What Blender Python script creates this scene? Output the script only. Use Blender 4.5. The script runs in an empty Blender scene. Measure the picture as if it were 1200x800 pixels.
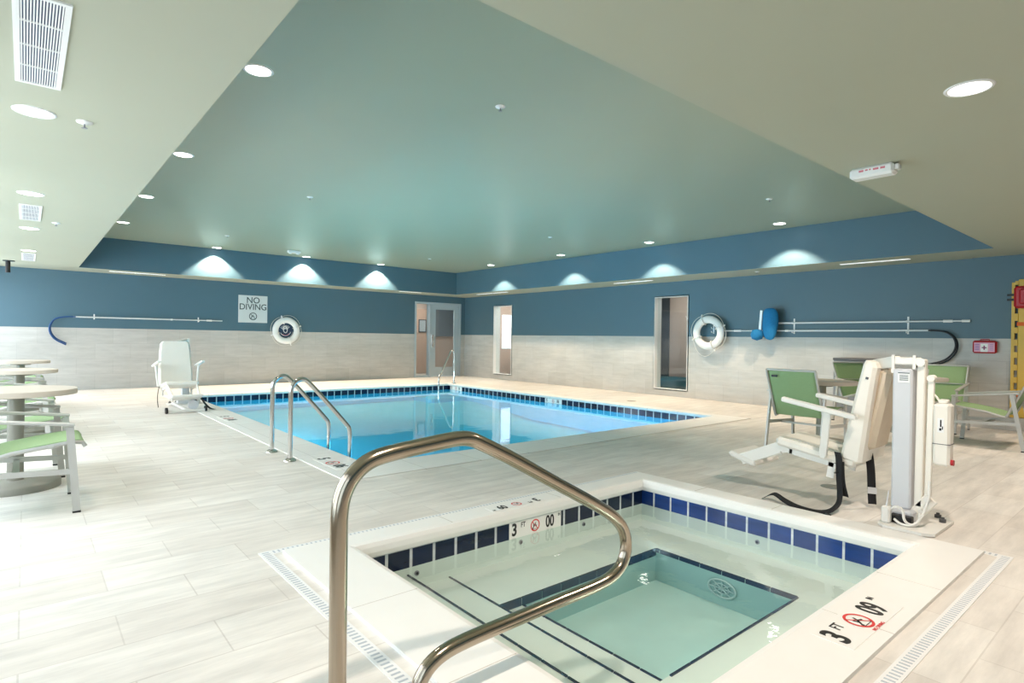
import bpy, math, random
from mathutils import Vector, Matrix
random.seed(7)
sc = bpy.context.scene
col = sc.collection
PI = math.pi
R = math.radians

# ------------------------------------------------------------------ materials
def srgb(r, g, b):
    f = lambda c: (c/255/12.92) if c/255 <= .04045 else ((c/255+.055)/1.055)**2.4
    return (f(r), f(g), f(b), 1)

def mat(name, c, rough=.5, metal=0, spec=.5, noise=0, nscale=8, bump=0, bscale=60, coat=0, trans=0, emit=None, es=0):
    m = bpy.data.materials.new(name); m.use_nodes = True
    nt = m.node_tree; b = nt.nodes['Principled BSDF']
    b.inputs['Base Color'].default_value = c
    b.inputs['Roughness'].default_value = rough
    b.inputs['Metallic'].default_value = metal
    b.inputs['Specular IOR Level'].default_value = spec
    b.inputs['Coat Weight'].default_value = coat
    b.inputs['Transmission Weight'].default_value = trans
    if emit:
        b.inputs['Emission Color'].default_value = emit
        b.inputs['Emission Strength'].default_value = es
    geo = nt.nodes.new('ShaderNodeTexCoord')
    if noise:
        n = nt.nodes.new('ShaderNodeTexNoise'); n.inputs['Scale'].default_value = nscale
        n.inputs['Detail'].default_value = 4
        nt.links.new(geo.outputs['Object'], n.inputs['Vector'])
        mx = nt.nodes.new('ShaderNodeMix'); mx.data_type = 'RGBA'
        mx.inputs[6].default_value = tuple(max(0, v*(1-noise)) for v in c[:3])+(1,)
        mx.inputs[7].default_value = tuple(min(1, v*(1+noise)) for v in c[:3])+(1,)
        nt.links.new(n.outputs['Fac'], mx.inputs[0]); nt.links.new(mx.outputs[2], b.inputs['Base Color'])
    if bump:
        n2 = nt.nodes.new('ShaderNodeTexNoise'); n2.inputs['Scale'].default_value = bscale
        nt.links.new(geo.outputs['Object'], n2.inputs['Vector'])
        bp = nt.nodes.new('ShaderNodeBump'); bp.inputs['Strength'].default_value = bump; bp.inputs['Distance'].default_value = .01
        nt.links.new(n2.outputs['Fac'], bp.inputs['Height']); nt.links.new(bp.outputs['Normal'], b.inputs['Normal'])
    return m

def tile_mat(name, c1, c2, mortar, bw, bh, msize, axes='xy', off=(0, 0), rough=.4, streak=.12, offset=.5, bump=.15, uv=False, spec=.5):
    """procedural running-bond tiles in world coordinates (axes picks the plane) or UV metres"""
    m = bpy.data.materials.new(name); m.use_nodes = True
    nt = m.node_tree; N = nt.nodes; L = nt.links; b = N['Principled BSDF']
    if uv:
        tc = N.new('ShaderNodeTexCoord'); src = tc.outputs['UV']
        sep = N.new('ShaderNodeSeparateXYZ'); L.new(src, sep.inputs[0]); a0, a1 = sep.outputs[0], sep.outputs[1]
    else:
        g = N.new('ShaderNodeNewGeometry'); sep = N.new('ShaderNodeSeparateXYZ'); L.new(g.outputs['Position'], sep.inputs[0])
        if axes == 'xy': a0, a1 = sep.outputs[0], sep.outputs[1]
        else:
            ad = N.new('ShaderNodeMath'); ad.operation = 'ADD'; L.new(sep.outputs[0], ad.inputs[0]); L.new(sep.outputs[1], ad.inputs[1])
            a0, a1 = ad.outputs[0], sep.outputs[2]
    s0 = N.new('ShaderNodeMath'); s0.operation = 'SUBTRACT'; s0.inputs[1].default_value = off[0]; L.new(a0, s0.inputs[0])
    s1 = N.new('ShaderNodeMath'); s1.operation = 'SUBTRACT'; s1.inputs[1].default_value = off[1]; L.new(a1, s1.inputs[0])
    cb = N.new('ShaderNodeCombineXYZ'); L.new(s0.outputs[0], cb.inputs[0]); L.new(s1.outputs[0], cb.inputs[1])
    br = N.new('ShaderNodeTexBrick'); br.offset = offset; br.inputs['Scale'].default_value = 1
    br.inputs['Brick Width'].default_value = bw; br.inputs['Row Height'].default_value = bh
    br.inputs['Mortar Size'].default_value = msize; br.inputs['Mortar Smooth'].default_value = .1
    br.inputs['Color1'].default_value = c1; br.inputs['Color2'].default_value = c2; br.inputs['Mortar'].default_value = mortar
    L.new(cb.outputs[0], br.inputs['Vector'])
    mp = N.new('ShaderNodeMapping'); mp.inputs['Scale'].default_value = (.9, 5, 1); L.new(cb.outputs[0], mp.inputs['Vector'])
    n = N.new('ShaderNodeTexNoise'); n.inputs['Scale'].default_value = 2.2; n.inputs['Detail'].default_value = 6; n.inputs['Roughness'].default_value = .65
    L.new(mp.outputs[0], n.inputs['Vector'])
    rmp = N.new('ShaderNodeMapRange'); rmp.inputs[1].default_value = .3; rmp.inputs[2].default_value = .7
    rmp.inputs[3].default_value = 1-streak; rmp.inputs[4].default_value = 1+streak*.5
    L.new(n.outputs['Fac'], rmp.inputs[0])
    mul = N.new('ShaderNodeVectorMath'); mul.operation = 'SCALE'; L.new(br.outputs['Color'], mul.inputs[0]); L.new(rmp.outputs[0], mul.inputs['Scale'])
    L.new(mul.outputs[0], b.inputs['Base Color'])
    b.inputs['Roughness'].default_value = rough; b.inputs['Specular IOR Level'].default_value = spec
    bp = N.new('ShaderNodeBump'); bp.inputs['Strength'].default_value = bump; bp.inputs['Distance'].default_value = .002; bp.invert = True
    L.new(br.outputs['Fac'], bp.inputs['Height']); L.new(bp.outputs['Normal'], b.inputs['Normal'])
    return m

def schlick(nt, f0, normal=None):
    N = nt.nodes; L = nt.links; g = N.new('ShaderNodeNewGeometry')
    d = N.new('ShaderNodeVectorMath'); d.operation = 'DOT_PRODUCT'; L.new(g.outputs['Incoming'], d.inputs[0]); L.new(normal or g.outputs['Normal'], d.inputs[1])
    def m(op, a, b=None):
        q = N.new('ShaderNodeMath'); q.operation = op
        for i, v in enumerate((a, b)):
            if v is None: continue
            if hasattr(v, 'links'): L.new(v, q.inputs[i])
            else: q.inputs[i].default_value = v
        return q.outputs[0]
    k = m('SUBTRACT', 1.0, m('MINIMUM', m('ABSOLUTE', d.outputs['Value']), 1.0))
    return m('ADD', m('MULTIPLY', m('POWER', k, 5.0), 1-f0), f0)

def water_mat(name, tint, bumpst, scale, detail=2):
    m = bpy.data.materials.new(name); m.use_nodes = True
    nt = m.node_tree; N = nt.nodes; L = nt.links; N.remove(N['Principled BSDF']); out = N['Material Output']
    tr = N.new('ShaderNodeBsdfTransparent'); tr.inputs[0].default_value = tint
    gl = N.new('ShaderNodeBsdfGlossy'); gl.inputs['Roughness'].default_value = .03; gl.inputs[0].default_value = (1, 1, 1, 1)
    mx = N.new('ShaderNodeMixShader'); L.new(tr.outputs[0], mx.inputs[1]); L.new(gl.outputs[0], mx.inputs[2])
    g = N.new('ShaderNodeNewGeometry'); n = N.new('ShaderNodeTexNoise'); n.inputs['Scale'].default_value = scale; n.inputs['Detail'].default_value = detail
    L.new(g.outputs['Position'], n.inputs['Vector'])
    bp = N.new('ShaderNodeBump'); bp.inputs['Strength'].default_value = bumpst; bp.inputs['Distance'].default_value = .02
    L.new(n.outputs['Fac'], bp.inputs['Height']); L.new(bp.outputs['Normal'], gl.inputs['Normal']); L.new(schlick(nt, .02, bp.outputs['Normal']), mx.inputs[0])
    L.new(mx.outputs[0], out.inputs['Surface'])
    return m

def glass_mat(name, tint=(.92, .96, .96, 1)):
    m = bpy.data.materials.new(name); m.use_nodes = True
    nt = m.node_tree; N = nt.nodes; L = nt.links; N.remove(N['Principled BSDF']); out = N['Material Output']
    tr = N.new('ShaderNodeBsdfTransparent'); tr.inputs[0].default_value = tint
    gl = N.new('ShaderNodeBsdfGlossy'); gl.inputs['Roughness'].default_value = .01
    mx = N.new('ShaderNodeMixShader'); L.new(schlick(nt, .04), mx.inputs[0]); L.new(tr.outputs[0], mx.inputs[1]); L.new(gl.outputs[0], mx.inputs[2])
    L.new(mx.outputs[0], out.inputs['Surface'])
    return m

def emis(name, c, s):
    m = bpy.data.materials.new(name); m.use_nodes = True
    b = m.node_tree.nodes['Principled BSDF']; b.inputs['Base Color'].default_value = (1, 1, 1, 1)
    b.inputs['Emission Color'].default_value = c; b.inputs['Emission Strength'].default_value = s
    return m

M = dict(
    blue=mat('blue_paint', srgb(78, 106, 119), .42, spec=.4, noise=.03, nscale=3, bump=.04, bscale=250),
    ceil=mat('sage_ceiling_paint', srgb(156, 163, 141), .33, spec=.45, noise=.02, nscale=2),
    soff=mat('sage_soffit_paint', srgb(174, 176, 157), .5, spec=.35, noise=.02, nscale=2),
    wtile=tile_mat('wall_tile', srgb(184, 182, 177), srgb(193, 191, 187), srgb(178, 176, 172), .62, .3175, .004, 'w', (0.1, 0), .38, .14),
    floor=tile_mat('floor_tile', srgb(231, 226, 219), srgb(221, 214, 206), srgb(210, 203, 195), .612, .295, .003, 'xy', (.295-.306, 2.0), .42, .2),
    coping=mat('white_coping_stone', srgb(240, 238, 234), .35, noise=.03, nscale=6),
    grout=mat('joint_grout', srgb(205, 200, 192), .8, noise=.05),
    ctile=tile_mat('coping_tile', srgb(240, 238, 234), srgb(236, 233, 229), srgb(196, 192, 186), .61, .61, .003, 'xy', (.3, .1), .38, .05, 0),
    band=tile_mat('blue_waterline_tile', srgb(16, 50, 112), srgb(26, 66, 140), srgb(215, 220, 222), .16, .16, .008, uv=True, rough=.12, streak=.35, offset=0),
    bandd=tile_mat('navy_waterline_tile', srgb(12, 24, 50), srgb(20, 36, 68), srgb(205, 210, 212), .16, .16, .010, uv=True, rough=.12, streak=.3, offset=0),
    plaster=mat('pool_plaster', srgb(72, 200, 240), .6, noise=.05, nscale=2),
    plaster_far=mat('pool_shallow_plaster', srgb(96, 200, 232), .6, noise=.05, nscale=2),
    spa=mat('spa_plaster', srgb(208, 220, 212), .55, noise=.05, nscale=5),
    spafloor=mat('spa_well_plaster', srgb(176, 210, 204), .55, noise=.07, nscale=6),  # tint of the deeper water put into the plaster colour
    spawell=mat('spa_well_wall_plaster', srgb(142, 178, 174), .55, noise=.05, nscale=6),  # darker well sides, deep-water tint put into the colour too
    trimblue=mat('step_edge_tile', srgb(24, 36, 66), .2, noise=.25, nscale=12),
    steel=mat('brushed_stainless', srgb(176, 163, 146), .17, metal=1, noise=.04, nscale=40),
    chrome=mat('polished_stainless', srgb(205, 203, 200), .15, metal=1),
    white=mat('white_powder_coat', srgb(235, 235, 234), .4, noise=.02),
    lift=mat('lift_white_paint', srgb(228, 226, 220), .38, noise=.02),
    liftb=mat('lift_grey_paint', srgb(206, 208, 212), .38, noise=.02),
    tan=mat('tan_back_cover', srgb(206, 190, 168), .5, noise=.08, nscale=9, bump=.3, bscale=30),
    liftp=mat('cream_lift_shell', srgb(234, 229, 219), .45, noise=.04, nscale=5),
    black=mat('black_plastic', srgb(24, 24, 26), .5, noise=.1),
    strap=mat('black_webbing', srgb(20, 20, 24), .75, bump=.4, bscale=300, noise=.15, nscale=80),
    strapw=mat('white_strap_patch', srgb(205, 205, 205), .7, noise=.04),
    frame=mat('silver_chair_metal', srgb(190, 190, 186), .42, metal=.25, noise=.03),
    sling=mat('green_mesh_sling', srgb(140, 168, 122), .75, noise=.06, nscale=60, bump=.3, bscale=500),
    top=mat('taupe_table_top', srgb(186, 178, 166), .5, noise=.05, nscale=14),
    tmetal=mat('taupe_table_metal', srgb(150, 148, 138), .45, metal=.2, noise=.04),
    red=mat('red_plastic', srgb(176, 22, 34), .35, noise=.05),
    redline=mat('red_print', srgb(214, 52, 52), .5),
    ink=mat('black_print', srgb(26, 24, 24), .5),
    inkg=mat('grey_print', srgb(64, 76, 80), .5),
    pinkp=mat('pink_print', srgb(226, 170, 196), .5),
    orange=mat('orange_strap', srgb(226, 104, 38), .7),
    yellow=mat('yellow_board_plastic', srgb(214, 176, 72), .45, noise=.05),
    pole=mat('white_aluminium_pole', srgb(214, 218, 220), .35, metal=.3),
    navy=mat('navy_print', srgb(38, 56, 84), .5),
    bluetube=mat('blue_rubber_tube', srgb(22, 70, 124), .5),
    darktube=mat('dark_rubber_tube', srgb(24, 34, 44), .5),
    net=mat('blue_net_fabric', srgb(20, 118, 172), .8, noise=.2, nscale=60, bump=.5, bscale=120),
    ring=mat('white_ring_vinyl', srgb(228, 228, 226), .5, noise=.03),
    rope=mat('white_rope', srgb(215, 213, 205), .8),
    grey=mat('grey_cabinet_paint', srgb(140, 142, 146), .5, noise=.04),
    darkgrey=mat('dark_grey_lid', srgb(84, 84, 86), .5, noise=.04),
    door=mat('pale_grey_door_paint', srgb(172, 184, 190), .4, noise=.02),
    peach=mat('peach_wall_paint', srgb(200, 182, 170), .7, noise=.03, nscale=4),
    peachd=mat('peach_panel_paint', srgb(196, 168, 150), .6, noise=.03),
    teal=mat('teal_upholstery', srgb(52, 96, 104), .8, noise=.1),
    brown=mat('dark_floor', srgb(70, 62, 56), .5, noise=.1),
    gratedark=mat('dark_gap', srgb(88, 98, 126), .8),
    gratemet=mat('drain_gap_grey', srgb(182, 188, 196), .8),
    glass=glass_mat('window_glass'),
    lamp=emis('lamp_lens', (1, .97, .9, 1), 9),
    lampw=emis('bright_lamp_lens', (1, .97, .92, 1), 9),
    water=water_mat('pool_water', (.56, .93, 1.0, 1), .10, 2.2),
    spawater=water_mat('spa_water', (.985, .995, .985, 1), .12, 5, 3),
)

# ------------------------------------------------------------------ mesh building
class MB:
    def __init__(s): s.v = []; s.f = []; s.m = []; s.uv = {}; s.cur = 0; s.sm = []; s.smooth = False
    def quad(s, a, b, c, d, uv=None):
        i = len(s.v); s.v += [tuple(a), tuple(b), tuple(c), tuple(d)]
        if uv: s.uv[len(s.f)] = uv
        s.f.append((i, i+1, i+2, i+3)); s.m.append(s.cur); s.sm.append(False); return s
    def add(s, vs, fs, smooth=False, tf=None):
        i = len(s.v)
        if tf is not None: vs = [tuple(tf @ Vector(v)) for v in vs]
        s.v += [tuple(v) for v in vs]
        for f in fs: s.f.append(tuple(i+k for k in f)); s.m.append(s.cur); s.sm.append(smooth)
        return s
    def box(s, x0, y0, z0, x1, y1, z1, bev=0, tf=None):
        if x1 < x0: x0, x1 = x1, x0
        if y1 < y0: y0, y1 = y1, y0
        if z1 < z0: z0, z1 = z1, z0
        if bev <= 0:
            vs = [(x0,y0,z0),(x1,y0,z0),(x1,y1,z0),(x0,y1,z0),(x0,y0,z1),(x1,y0,z1),(x1,y1,z1),(x0,y1,z1)]
            fs = [(0,3,2,1),(4,5,6,7),(0,1,5,4),(1,2,6,5),(2,3,7,6),(3,0,4,7)]
            return s.add(vs, fs, False, tf)
        b = min(bev, (x1-x0)*.49, (y1-y0)*.49, (z1-z0)*.49)
        vs = []; idx = {}
        for k, (ax, ay, az) in enumerate([(i, j, l) for i in (0, 1) for j in (0, 1) for l in (0, 1)]):
            X = (x0, x1)[ax]; Y = (y0, y1)[ay]; Z = (z0, z1)[az]
            sx = 1 if ax == 0 else -1; sy = 1 if ay == 0 else -1; sz = 1 if az == 0 else -1
            idx[(ax, ay, az, 'x')] = len(vs); vs.append((X, Y+sy*b, Z+sz*b))
            idx[(ax, ay, az, 'y')] = len(vs); vs.append((X+sx*b, Y, Z+sz*b))
            idx[(ax, ay, az, 'z')] = len(vs); vs.append((X+sx*b, Y+sy*b, Z))
        fs = []
        I = idx
        for a in (0, 1):
            fs.append([I[(a,0,0,'x')], I[(a,1,0,'x')], I[(a,1,1,'x')], I[(a,0,1,'x')]])
            fs.append([I[(0,a,0,'y')], I[(1,a,0,'y')], I[(1,a,1,'y')], I[(0,a,1,'y')]])
            fs.append([I[(0,0,a,'z')], I[(1,0,a,'z')], I[(1,1,a,'z')], I[(0,1,a,'z')]])
        for a in (0, 1):
            for c in (0, 1):
                fs.append([I[(0,a,c,'y')], I[(1,a,c,'y')], I[(1,a,c,'z')], I[(0,a,c,'z')]])
                fs.append([I[(a,0,c,'x')], I[(a,1,c,'x')], I[(a,1,c,'z')], I[(a,0,c,'z')]])
                fs.append([I[(a,c,0,'x')], I[(a,c,1,'x')], I[(a,c,1,'y')], I[(a,c,0,'y')]])
        for a in (0, 1):
            for c in (0, 1):
                for e in (0, 1):
                    fs.append([I[(a,c,e,'x')], I[(a,c,e,'y')], I[(a,c,e,'z')]])
        cen = Vector(((x0+x1)/2, (y0+y1)/2, (z0+z1)/2)); out = []
        for f in fs:
            p = [Vector(vs[i]) for i in f]; n = (p[1]-p[0]).cross(p[2]-p[0]); c = sum(p, Vector())/len(p)
            out.append(f if n.dot(c-cen) > 0 else f[::-1])
        return s.add(vs, out, False, tf)
    def bar(s, a, b, w, h, up=(0, 0, 1), bev=0):
        """rectangular bar from a to b: w across, h along up"""
        a = Vector(a); b = Vector(b); d = b-a; L = d.length; d.normalize(); u = Vector(up)
        x = d.cross(u)
        if x.length < 1e-5: x = d.cross(Vector((0, 1, 0)))
        x.normalize(); u = x.cross(d)
        tf = Matrix(((x[0], d[0], u[0], a[0]), (x[1], d[1], u[1], a[1]), (x[2], d[2], u[2], a[2]), (0, 0, 0, 1)))
        return s.box(-w/2, 0, -h/2, w/2, L, h/2, bev, tf)
    def tube(s, pts, r, n=12, caps=True, closed=False):
        pts = [Vector(p) for p in pts]; k = len(pts); vs = []; fs = []
        nrm = None
        for i, p in enumerate(pts):
            if closed: t = pts[(i+1) % k]-pts[i-1]
            else: t = pts[min(i+1, k-1)]-pts[max(i-1, 0)]
            if t.length < 1e-9: t = Vector((0, 0, 1))
            t.normalize()
            if nrm is None:
                nrm = t.cross(Vector((0, 0, 1)))
                if nrm.length < 1e-3: nrm = t.cross(Vector((0, 1, 0)))
            nrm = nrm - t*nrm.dot(t)
            if nrm.length < 1e-6: nrm = t.orthogonal()
            nrm.normalize(); bn = t.cross(nrm)
            rr = r[i] if isinstance(r, (list, tuple)) else r
            for j in range(n):
                a = 2*PI*j/n; vs.append(p+nrm*(rr*math.cos(a))+bn*(rr*math.sin(a)))
        rng = k if closed else k-1
        for i in range(rng):
            for j in range(n):
                a = i*n+j; b = i*n+(j+1) % n; c = ((i+1) % k)*n+(j+1) % n; d = ((i+1) % k)*n+j
                fs.append((a, b, c, d))
        s.add(vs, fs, True)
        if caps and not closed:
            s.add(vs[:n], [tuple(range(n))[::-1]]); s.add(vs[-n:], [tuple(range(n))])
        return s
    def cyl(s, c, r, h, n=32, axis='z', r2=None):
        """cylinder from c along axis, length h"""
        r2 = r if r2 is None else r2; c = Vector(c); vs = []
        for z, q in ((0, r), (h, r2)):
            for j in range(n):
                a = 2*PI*j/n; u, v = q*math.cos(a), q*math.sin(a)
                vs.append(c+Vector({'z': (u, v, z), 'x': (z, u, v), 'y': (v, z, u)}[axis]))
        s.add(vs, [(j, (j+1) % n, n+(j+1) % n, n+j) for j in range(n)], True)
        s.add(vs[:n], [tuple(range(n))[::-1]]); s.add(vs[n:], [tuple(range(n))]); return s
    def lathe(s, prof, c=(0, 0, 0), n=40, tf=None):
        vs = []; k = len(prof)
        for r, z in prof:
            for j in range(n):
                a = 2*PI*j/n; vs.append((c[0]+r*math.cos(a), c[1]+r*math.sin(a), c[2]+z))
        fs = [(i*n+j, i*n+(j+1) % n, (i+1)*n+(j+1) % n, (i+1)*n+j) for i in range(k-1) for j in range(n)]
        s.add(vs, fs, True, tf)
        return s
    def loft(s, rects, mats=None, uv=False):
        """rects: (x0,y0,x1,y1,z) lofted ring by ring"""
        for i in range(len(rects)-1):
            A = rects[i]; B = rects[i+1]
            if mats: s.cur = mats[i]
            ca = [(A[0],A[1],A[4]),(A[2],A[1],A[4]),(A[2],A[3],A[4]),(A[0],A[3],A[4])]
            cb = [(B[0],B[1],B[4]),(B[2],B[1],B[4]),(B[2],B[3],B[4]),(B[0],B[3],B[4])]
            for k in range(4):
                a, b = ca[k], ca[(k+1) % 4]; c, d = cb[(k+1) % 4], cb[k]
                ax = 0 if k in (0, 2) else 1
                s.quad(a, b, c, d, [(a[ax], a[2]), (b[ax], b[2]), (c[ax], c[2]), (d[ax], d[2])])
        return s
    def build(s, name, mats, parent=None, **props):
        me = bpy.data.meshes.new(name)
        me.from_pydata(s.v, [], s.f)
        if not isinstance(mats, (list, tuple)): mats = [mats]
        for m in mats: me.materials.append(M[m] if isinstance(m, str) else m)
        me.polygons.foreach_set('material_index', s.m)
        me.polygons.foreach_set('use_smooth', s.sm)
        if s.uv:
            l = me.uv_layers.new(name='UVMap')
            for fi, uvs in s.uv.items():
                p = me.polygons[fi]
                for k, li in enumerate(p.loop_indices): l.data[li].uv = uvs[k]
        me.update()
        o = bpy.data.objects.new(name, me); col.objects.link(o)
        if parent: o.parent = parent
        for k, v in props.items(): o[k] = v
        return o

def thing(name, label, cat, loc=(0, 0, 0), rz=0, group=None):
    o = bpy.data.objects.new(name, None); col.objects.link(o); o.empty_display_size = .1
    o.location = loc; o.rotation_euler = (0, 0, rz); o['label'] = label; o['category'] = cat
    if group: o['group'] = group
    return o

def dup(o, parent=None, label=None, loc=None, rz=None):
    c = o.copy(); col.objects.link(c)
    if parent: c.parent = parent
    if label: c['label'] = label
    if loc is not None: c.location = loc
    if rz is not None: c.rotation_euler = (0, 0, rz)
    for ch in list(o.children): dup(ch, c)
    return c

def text(s, size, loc, rot, m, parent=None, name='lettering', bold=0, sx=1, extrude=.0006, align='CENTER'):
    cu = bpy.data.curves.new(name, 'FONT'); cu.body = s; cu.size = size; cu.extrude = extrude; cu.offset = bold
    cu.align_x = align; cu.align_y = 'CENTER'; cu.materials.append(M[m])
    tmp = bpy.data.objects.new(name, cu); col.objects.link(tmp)
    bpy.context.view_layer.update()
    me = bpy.data.meshes.new_from_object(tmp.evaluated_get(bpy.context.evaluated_depsgraph_get()))
    bpy.data.objects.remove(tmp); bpy.data.curves.remove(cu)
    me.materials.clear(); me.materials.append(M[m]); me.transform(Matrix.Diagonal((sx, 1, 1, 1)))
    o = bpy.data.objects.new(name, me); col.objects.link(o)
    o.location = loc; o.rotation_euler = rot
    if parent: o.parent = parent
    return o

def arc(c, r, a0, a1, n, f):
    return [f(c[0]+r*math.cos(a0+(a1-a0)*i/n), c[1]+r*math.sin(a0+(a1-a0)*i/n)) for i in range(n+1)]

def smooth_path(pts, it=3):
    pts = [Vector(p) for p in pts]
    for _ in range(it):
        q = [pts[0]]
        for a, b in zip(pts[:-1], pts[1:]): q += [a*.75+b*.25, a*.25+b*.75]
        q.append(pts[-1]); pts = q
    return pts

def fillet(pts, r, n=8):
    """round the corners of a polyline with radius-like distance r"""
    pts = [Vector(p) for p in pts]; out = [pts[0]]
    for i in range(1, len(pts)-1):
        p = pts[i]; a = (pts[i-1]-p); b = (pts[i+1]-p)
        ri = r[i] if isinstance(r, (list, tuple)) else r
        d = min(ri, a.length*.48, b.length*.48)
        A = p+a.normalized()*d; B = p+b.normalized()*d
        for k in range(n+1):
            t = k/n; out.append(A*(1-t)**2+p*2*t*(1-t)+B*t*t)
    out.append(pts[-1]); return out

# ------------------------------------------------------------------ dimensions
XLW, YB = -1.0, -1.6               # glazed left wall, wall behind the camera
XB, YA = 10.49, 14.8               # the two far walls
ZT, ZS, ZC = 1.27, 2.425, 3.047    # tile line, soffit, recessed ceiling
CX0, CX1, CY0, CY1 = .774, 9.54, 1.747, 13.91     # ceiling recess
PO = (1.99, 4.43, 8.50, 12.67)     # pool coping outer rectangle
PI_ = (2.41, 4.93, 8.31, 12.42)    # pool inner
SO = (.964, .656, 4.19, 3.24)      # spa drain outer
SI = (1.385, 1.045, 3.96, 3.0)     # spa inner

# ------------------------------------------------------------------ floor
def cells(mb, us, vs, skip, f, matf=None):
    for u0, u1 in zip(us[:-1], us[1:]):
        for v0, v1 in zip(vs[:-1], vs[1:]):
            if skip((u0+u1)/2, (v0+v1)/2): continue
            if matf: mb.cur = matf((u0+u1)/2, (v0+v1)/2)
            mb.quad(f(u0, v0), f(u1, v0), f(u1, v1), f(u0, v1))
fl = MB()
inr = lambda x, y, r: r[0] < x < r[2] and r[1] < y < r[3]
cells(fl, sorted([XLW-.3, XB+.1, PO[0], PO[2], SO[0], SO[2]]), sorted([YB-.1, YA+.1, PO[1], PO[3], SO[1], SO[3]]),
      lambda x, y: inr(x, y, PO) or inr(x, y, SO), lambda u, v: (u, v, 0))
fl.build('floor', 'floor', kind='structure')

# ------------------------------------------------------------------ walls
# wall A (far, y = YA) with the door opening
DX0, DX1, DZ = 8.70, 10.33, 2.225
wa = MB()
cells(wa, [XLW, DX0, DX1, XB], [0, ZT, DZ, ZS+.02], lambda x, z: DX0 < x < DX1 and z < DZ,
      lambda x, z: (x, YA, z), lambda x, z: 0 if z < ZT else 1)
wa.cur = 2; wa.quad((DX0, YA, 0), (DX0, YA, DZ), (DX0, YA+.14, DZ), (DX0, YA+.14, 0)); wa.quad((DX1, YA, 0), (DX1, YA+.14, 0), (DX1, YA+.14, DZ), (DX1, YA, DZ))
wa.quad((DX0, YA, DZ), (DX1, YA, DZ), (DX1, YA+.14, DZ), (DX0, YA+.14, DZ))
wa.build('wall_far', ['wtile', 'blue', 'door'], kind='structure')
# wall B (x = XB) with two tall windows, and the slightly proud stretch near the camera
W1 = (12.52, 13.34, .15, 2.115); W2 = (6.85, 7.68, .145, 2.115)
wb = MB(); JY = 2.155
inw = lambda y, z: any(a < y < b and c < z < d for a, b, c, d in (W1, W2))
cells(wb, [JY, W2[0], W2[1], W1[0], W1[1], YA], sorted({0, .145, .15, ZT, 2.115, ZS+.02}), inw, lambda y, z: (XB, y, z), lambda y, z: 0 if z < ZT else 1)
cells(wb, [YB, JY], [0, ZT, ZS+.02], lambda y, z: False, lambda y, z: (XB-.05, y, z), lambda y, z: 0 if z < ZT else 1)
wb.cur = 0; wb.quad((XB-.05, JY, 0), (XB, JY, 0), (XB, JY, ZT), (XB-.05, JY, ZT)); wb.cur = 1; wb.quad((XB-.05, JY, ZT), (XB, JY, ZT), (XB, JY, ZS+.02), (XB-.05, JY, ZS+.02))
wb.build('wall_right', ['wtile', 'blue'], kind='structure')
# wall behind camera
wc = MB(); cells(wc, [XLW, XB], [0, ZT, ZS+.02], lambda a, b: False, lambda x, z: (x, YB, z), lambda x, z: 0 if z < ZT else 1)
wc.build('wall_back', ['wtile', 'blue'], kind='structure')
# glazed left wall: sill, head, piers, windows
wl = MB(); bays = [(-1.2+i*2.3, -1.2+i*2.3+1.95) for i in range(7)]
ycuts = sorted({YB, YA} | {q for b in bays for q in b})
cells(wl, ycuts, [0, .35, ZT, 2.2, ZS+.02], lambda y, z: .35 < z < 2.2 and any(a < y < b for a, b in bays),
      lambda y, z: (XLW, y, z), lambda y, z: 0 if z < ZT else 1)
for a, b in bays:
    wl.cur = 1
    wl.quad((XLW, a, .35), (XLW-.15, a, .35), (XLW-.15, a, 2.2), (XLW, a, 2.2)); wl.quad((XLW, b, .35), (XLW-.15, b, .35), (XLW-.15, b, 2.2), (XLW, b, 2.2))
    wl.quad((XLW, a, .35), (XLW-.15, a, .35), (XLW-.15, b, .35), (XLW, b, .35)); wl.quad((XLW, a, 2.2), (XLW-.15, a, 2.2), (XLW-.15, b, 2.2), (XLW, b, 2.2))
wl.build('wall_left', ['wtile', 'blue'], kind='structure')

def window(n, f, u0, u1, z0, z1, fw=.045, dep=.09, mull=0, fm='white'):
    """f(u, d, z) maps window coordinates to the world, d = depth into the wall"""
    mb = MB()
    def bx(a, b, c, d, e0=0., e1=dep):
        p = f(a, e0, c); q = f(b, e1, d); mb.box(p[0], p[1], p[2], q[0], q[1], q[2])
    bx(u0, u0+fw, z0, z1); bx(u1-fw, u1, z0, z1); bx(u0+fw, u1-fw, z0, z0+fw*.7); bx(u0+fw, u1-fw, z1-fw*.7, z1)
    for k in range(mull): um = u0+(u1-u0)*(k+1)/(mull+1); bx(um-.02, um+.02, z0, z1, .02, .06)
    o = mb.build('window_%d' % n, fm, kind='structure')
    g = MB(); p = f(u0+fw, dep*.6, z0+fw*.7); q = f(u1-fw, dep*.6+.006, z1-fw*.7); g.box(p[0], p[1], p[2], q[0], q[1], q[2])
    g.build('pane', 'glass', o, kind='structure')
    return o
window(1, lambda u, d, z: (XB-.01+d, u, z), *W1, dep=.16, fw=.014)
window(2, lambda u, d, z: (XB-.01+d, u, z), *W2, dep=.16, fw=.014)
for i, (a, b) in enumerate(bays): window(3+i, lambda u, d, z: (XLW+.005-d, u, z), a, b, .35, 2.2, mull=1, dep=.12)
# thin white jambs that show the depth of the two openings
for i, w in enumerate((W1, W2)):
    t = MB(); t.box(XB+.0, w[1]-.003, w[2], XB+.24, w[1]+.02, w[3]); t.box(XB+.0, w[0]-.02, w[2], XB+.24, w[0]+.003, w[3])
    t.box(XB+.0, w[0], w[3]-.003, XB+.24, w[1], w[3]+.02); t.box(XB+.0, w[0], w[2]-.02, XB+.24, w[1], w[2]+.003)
    t.build('trim_%d' % (i+1), 'white', kind='structure')

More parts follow.
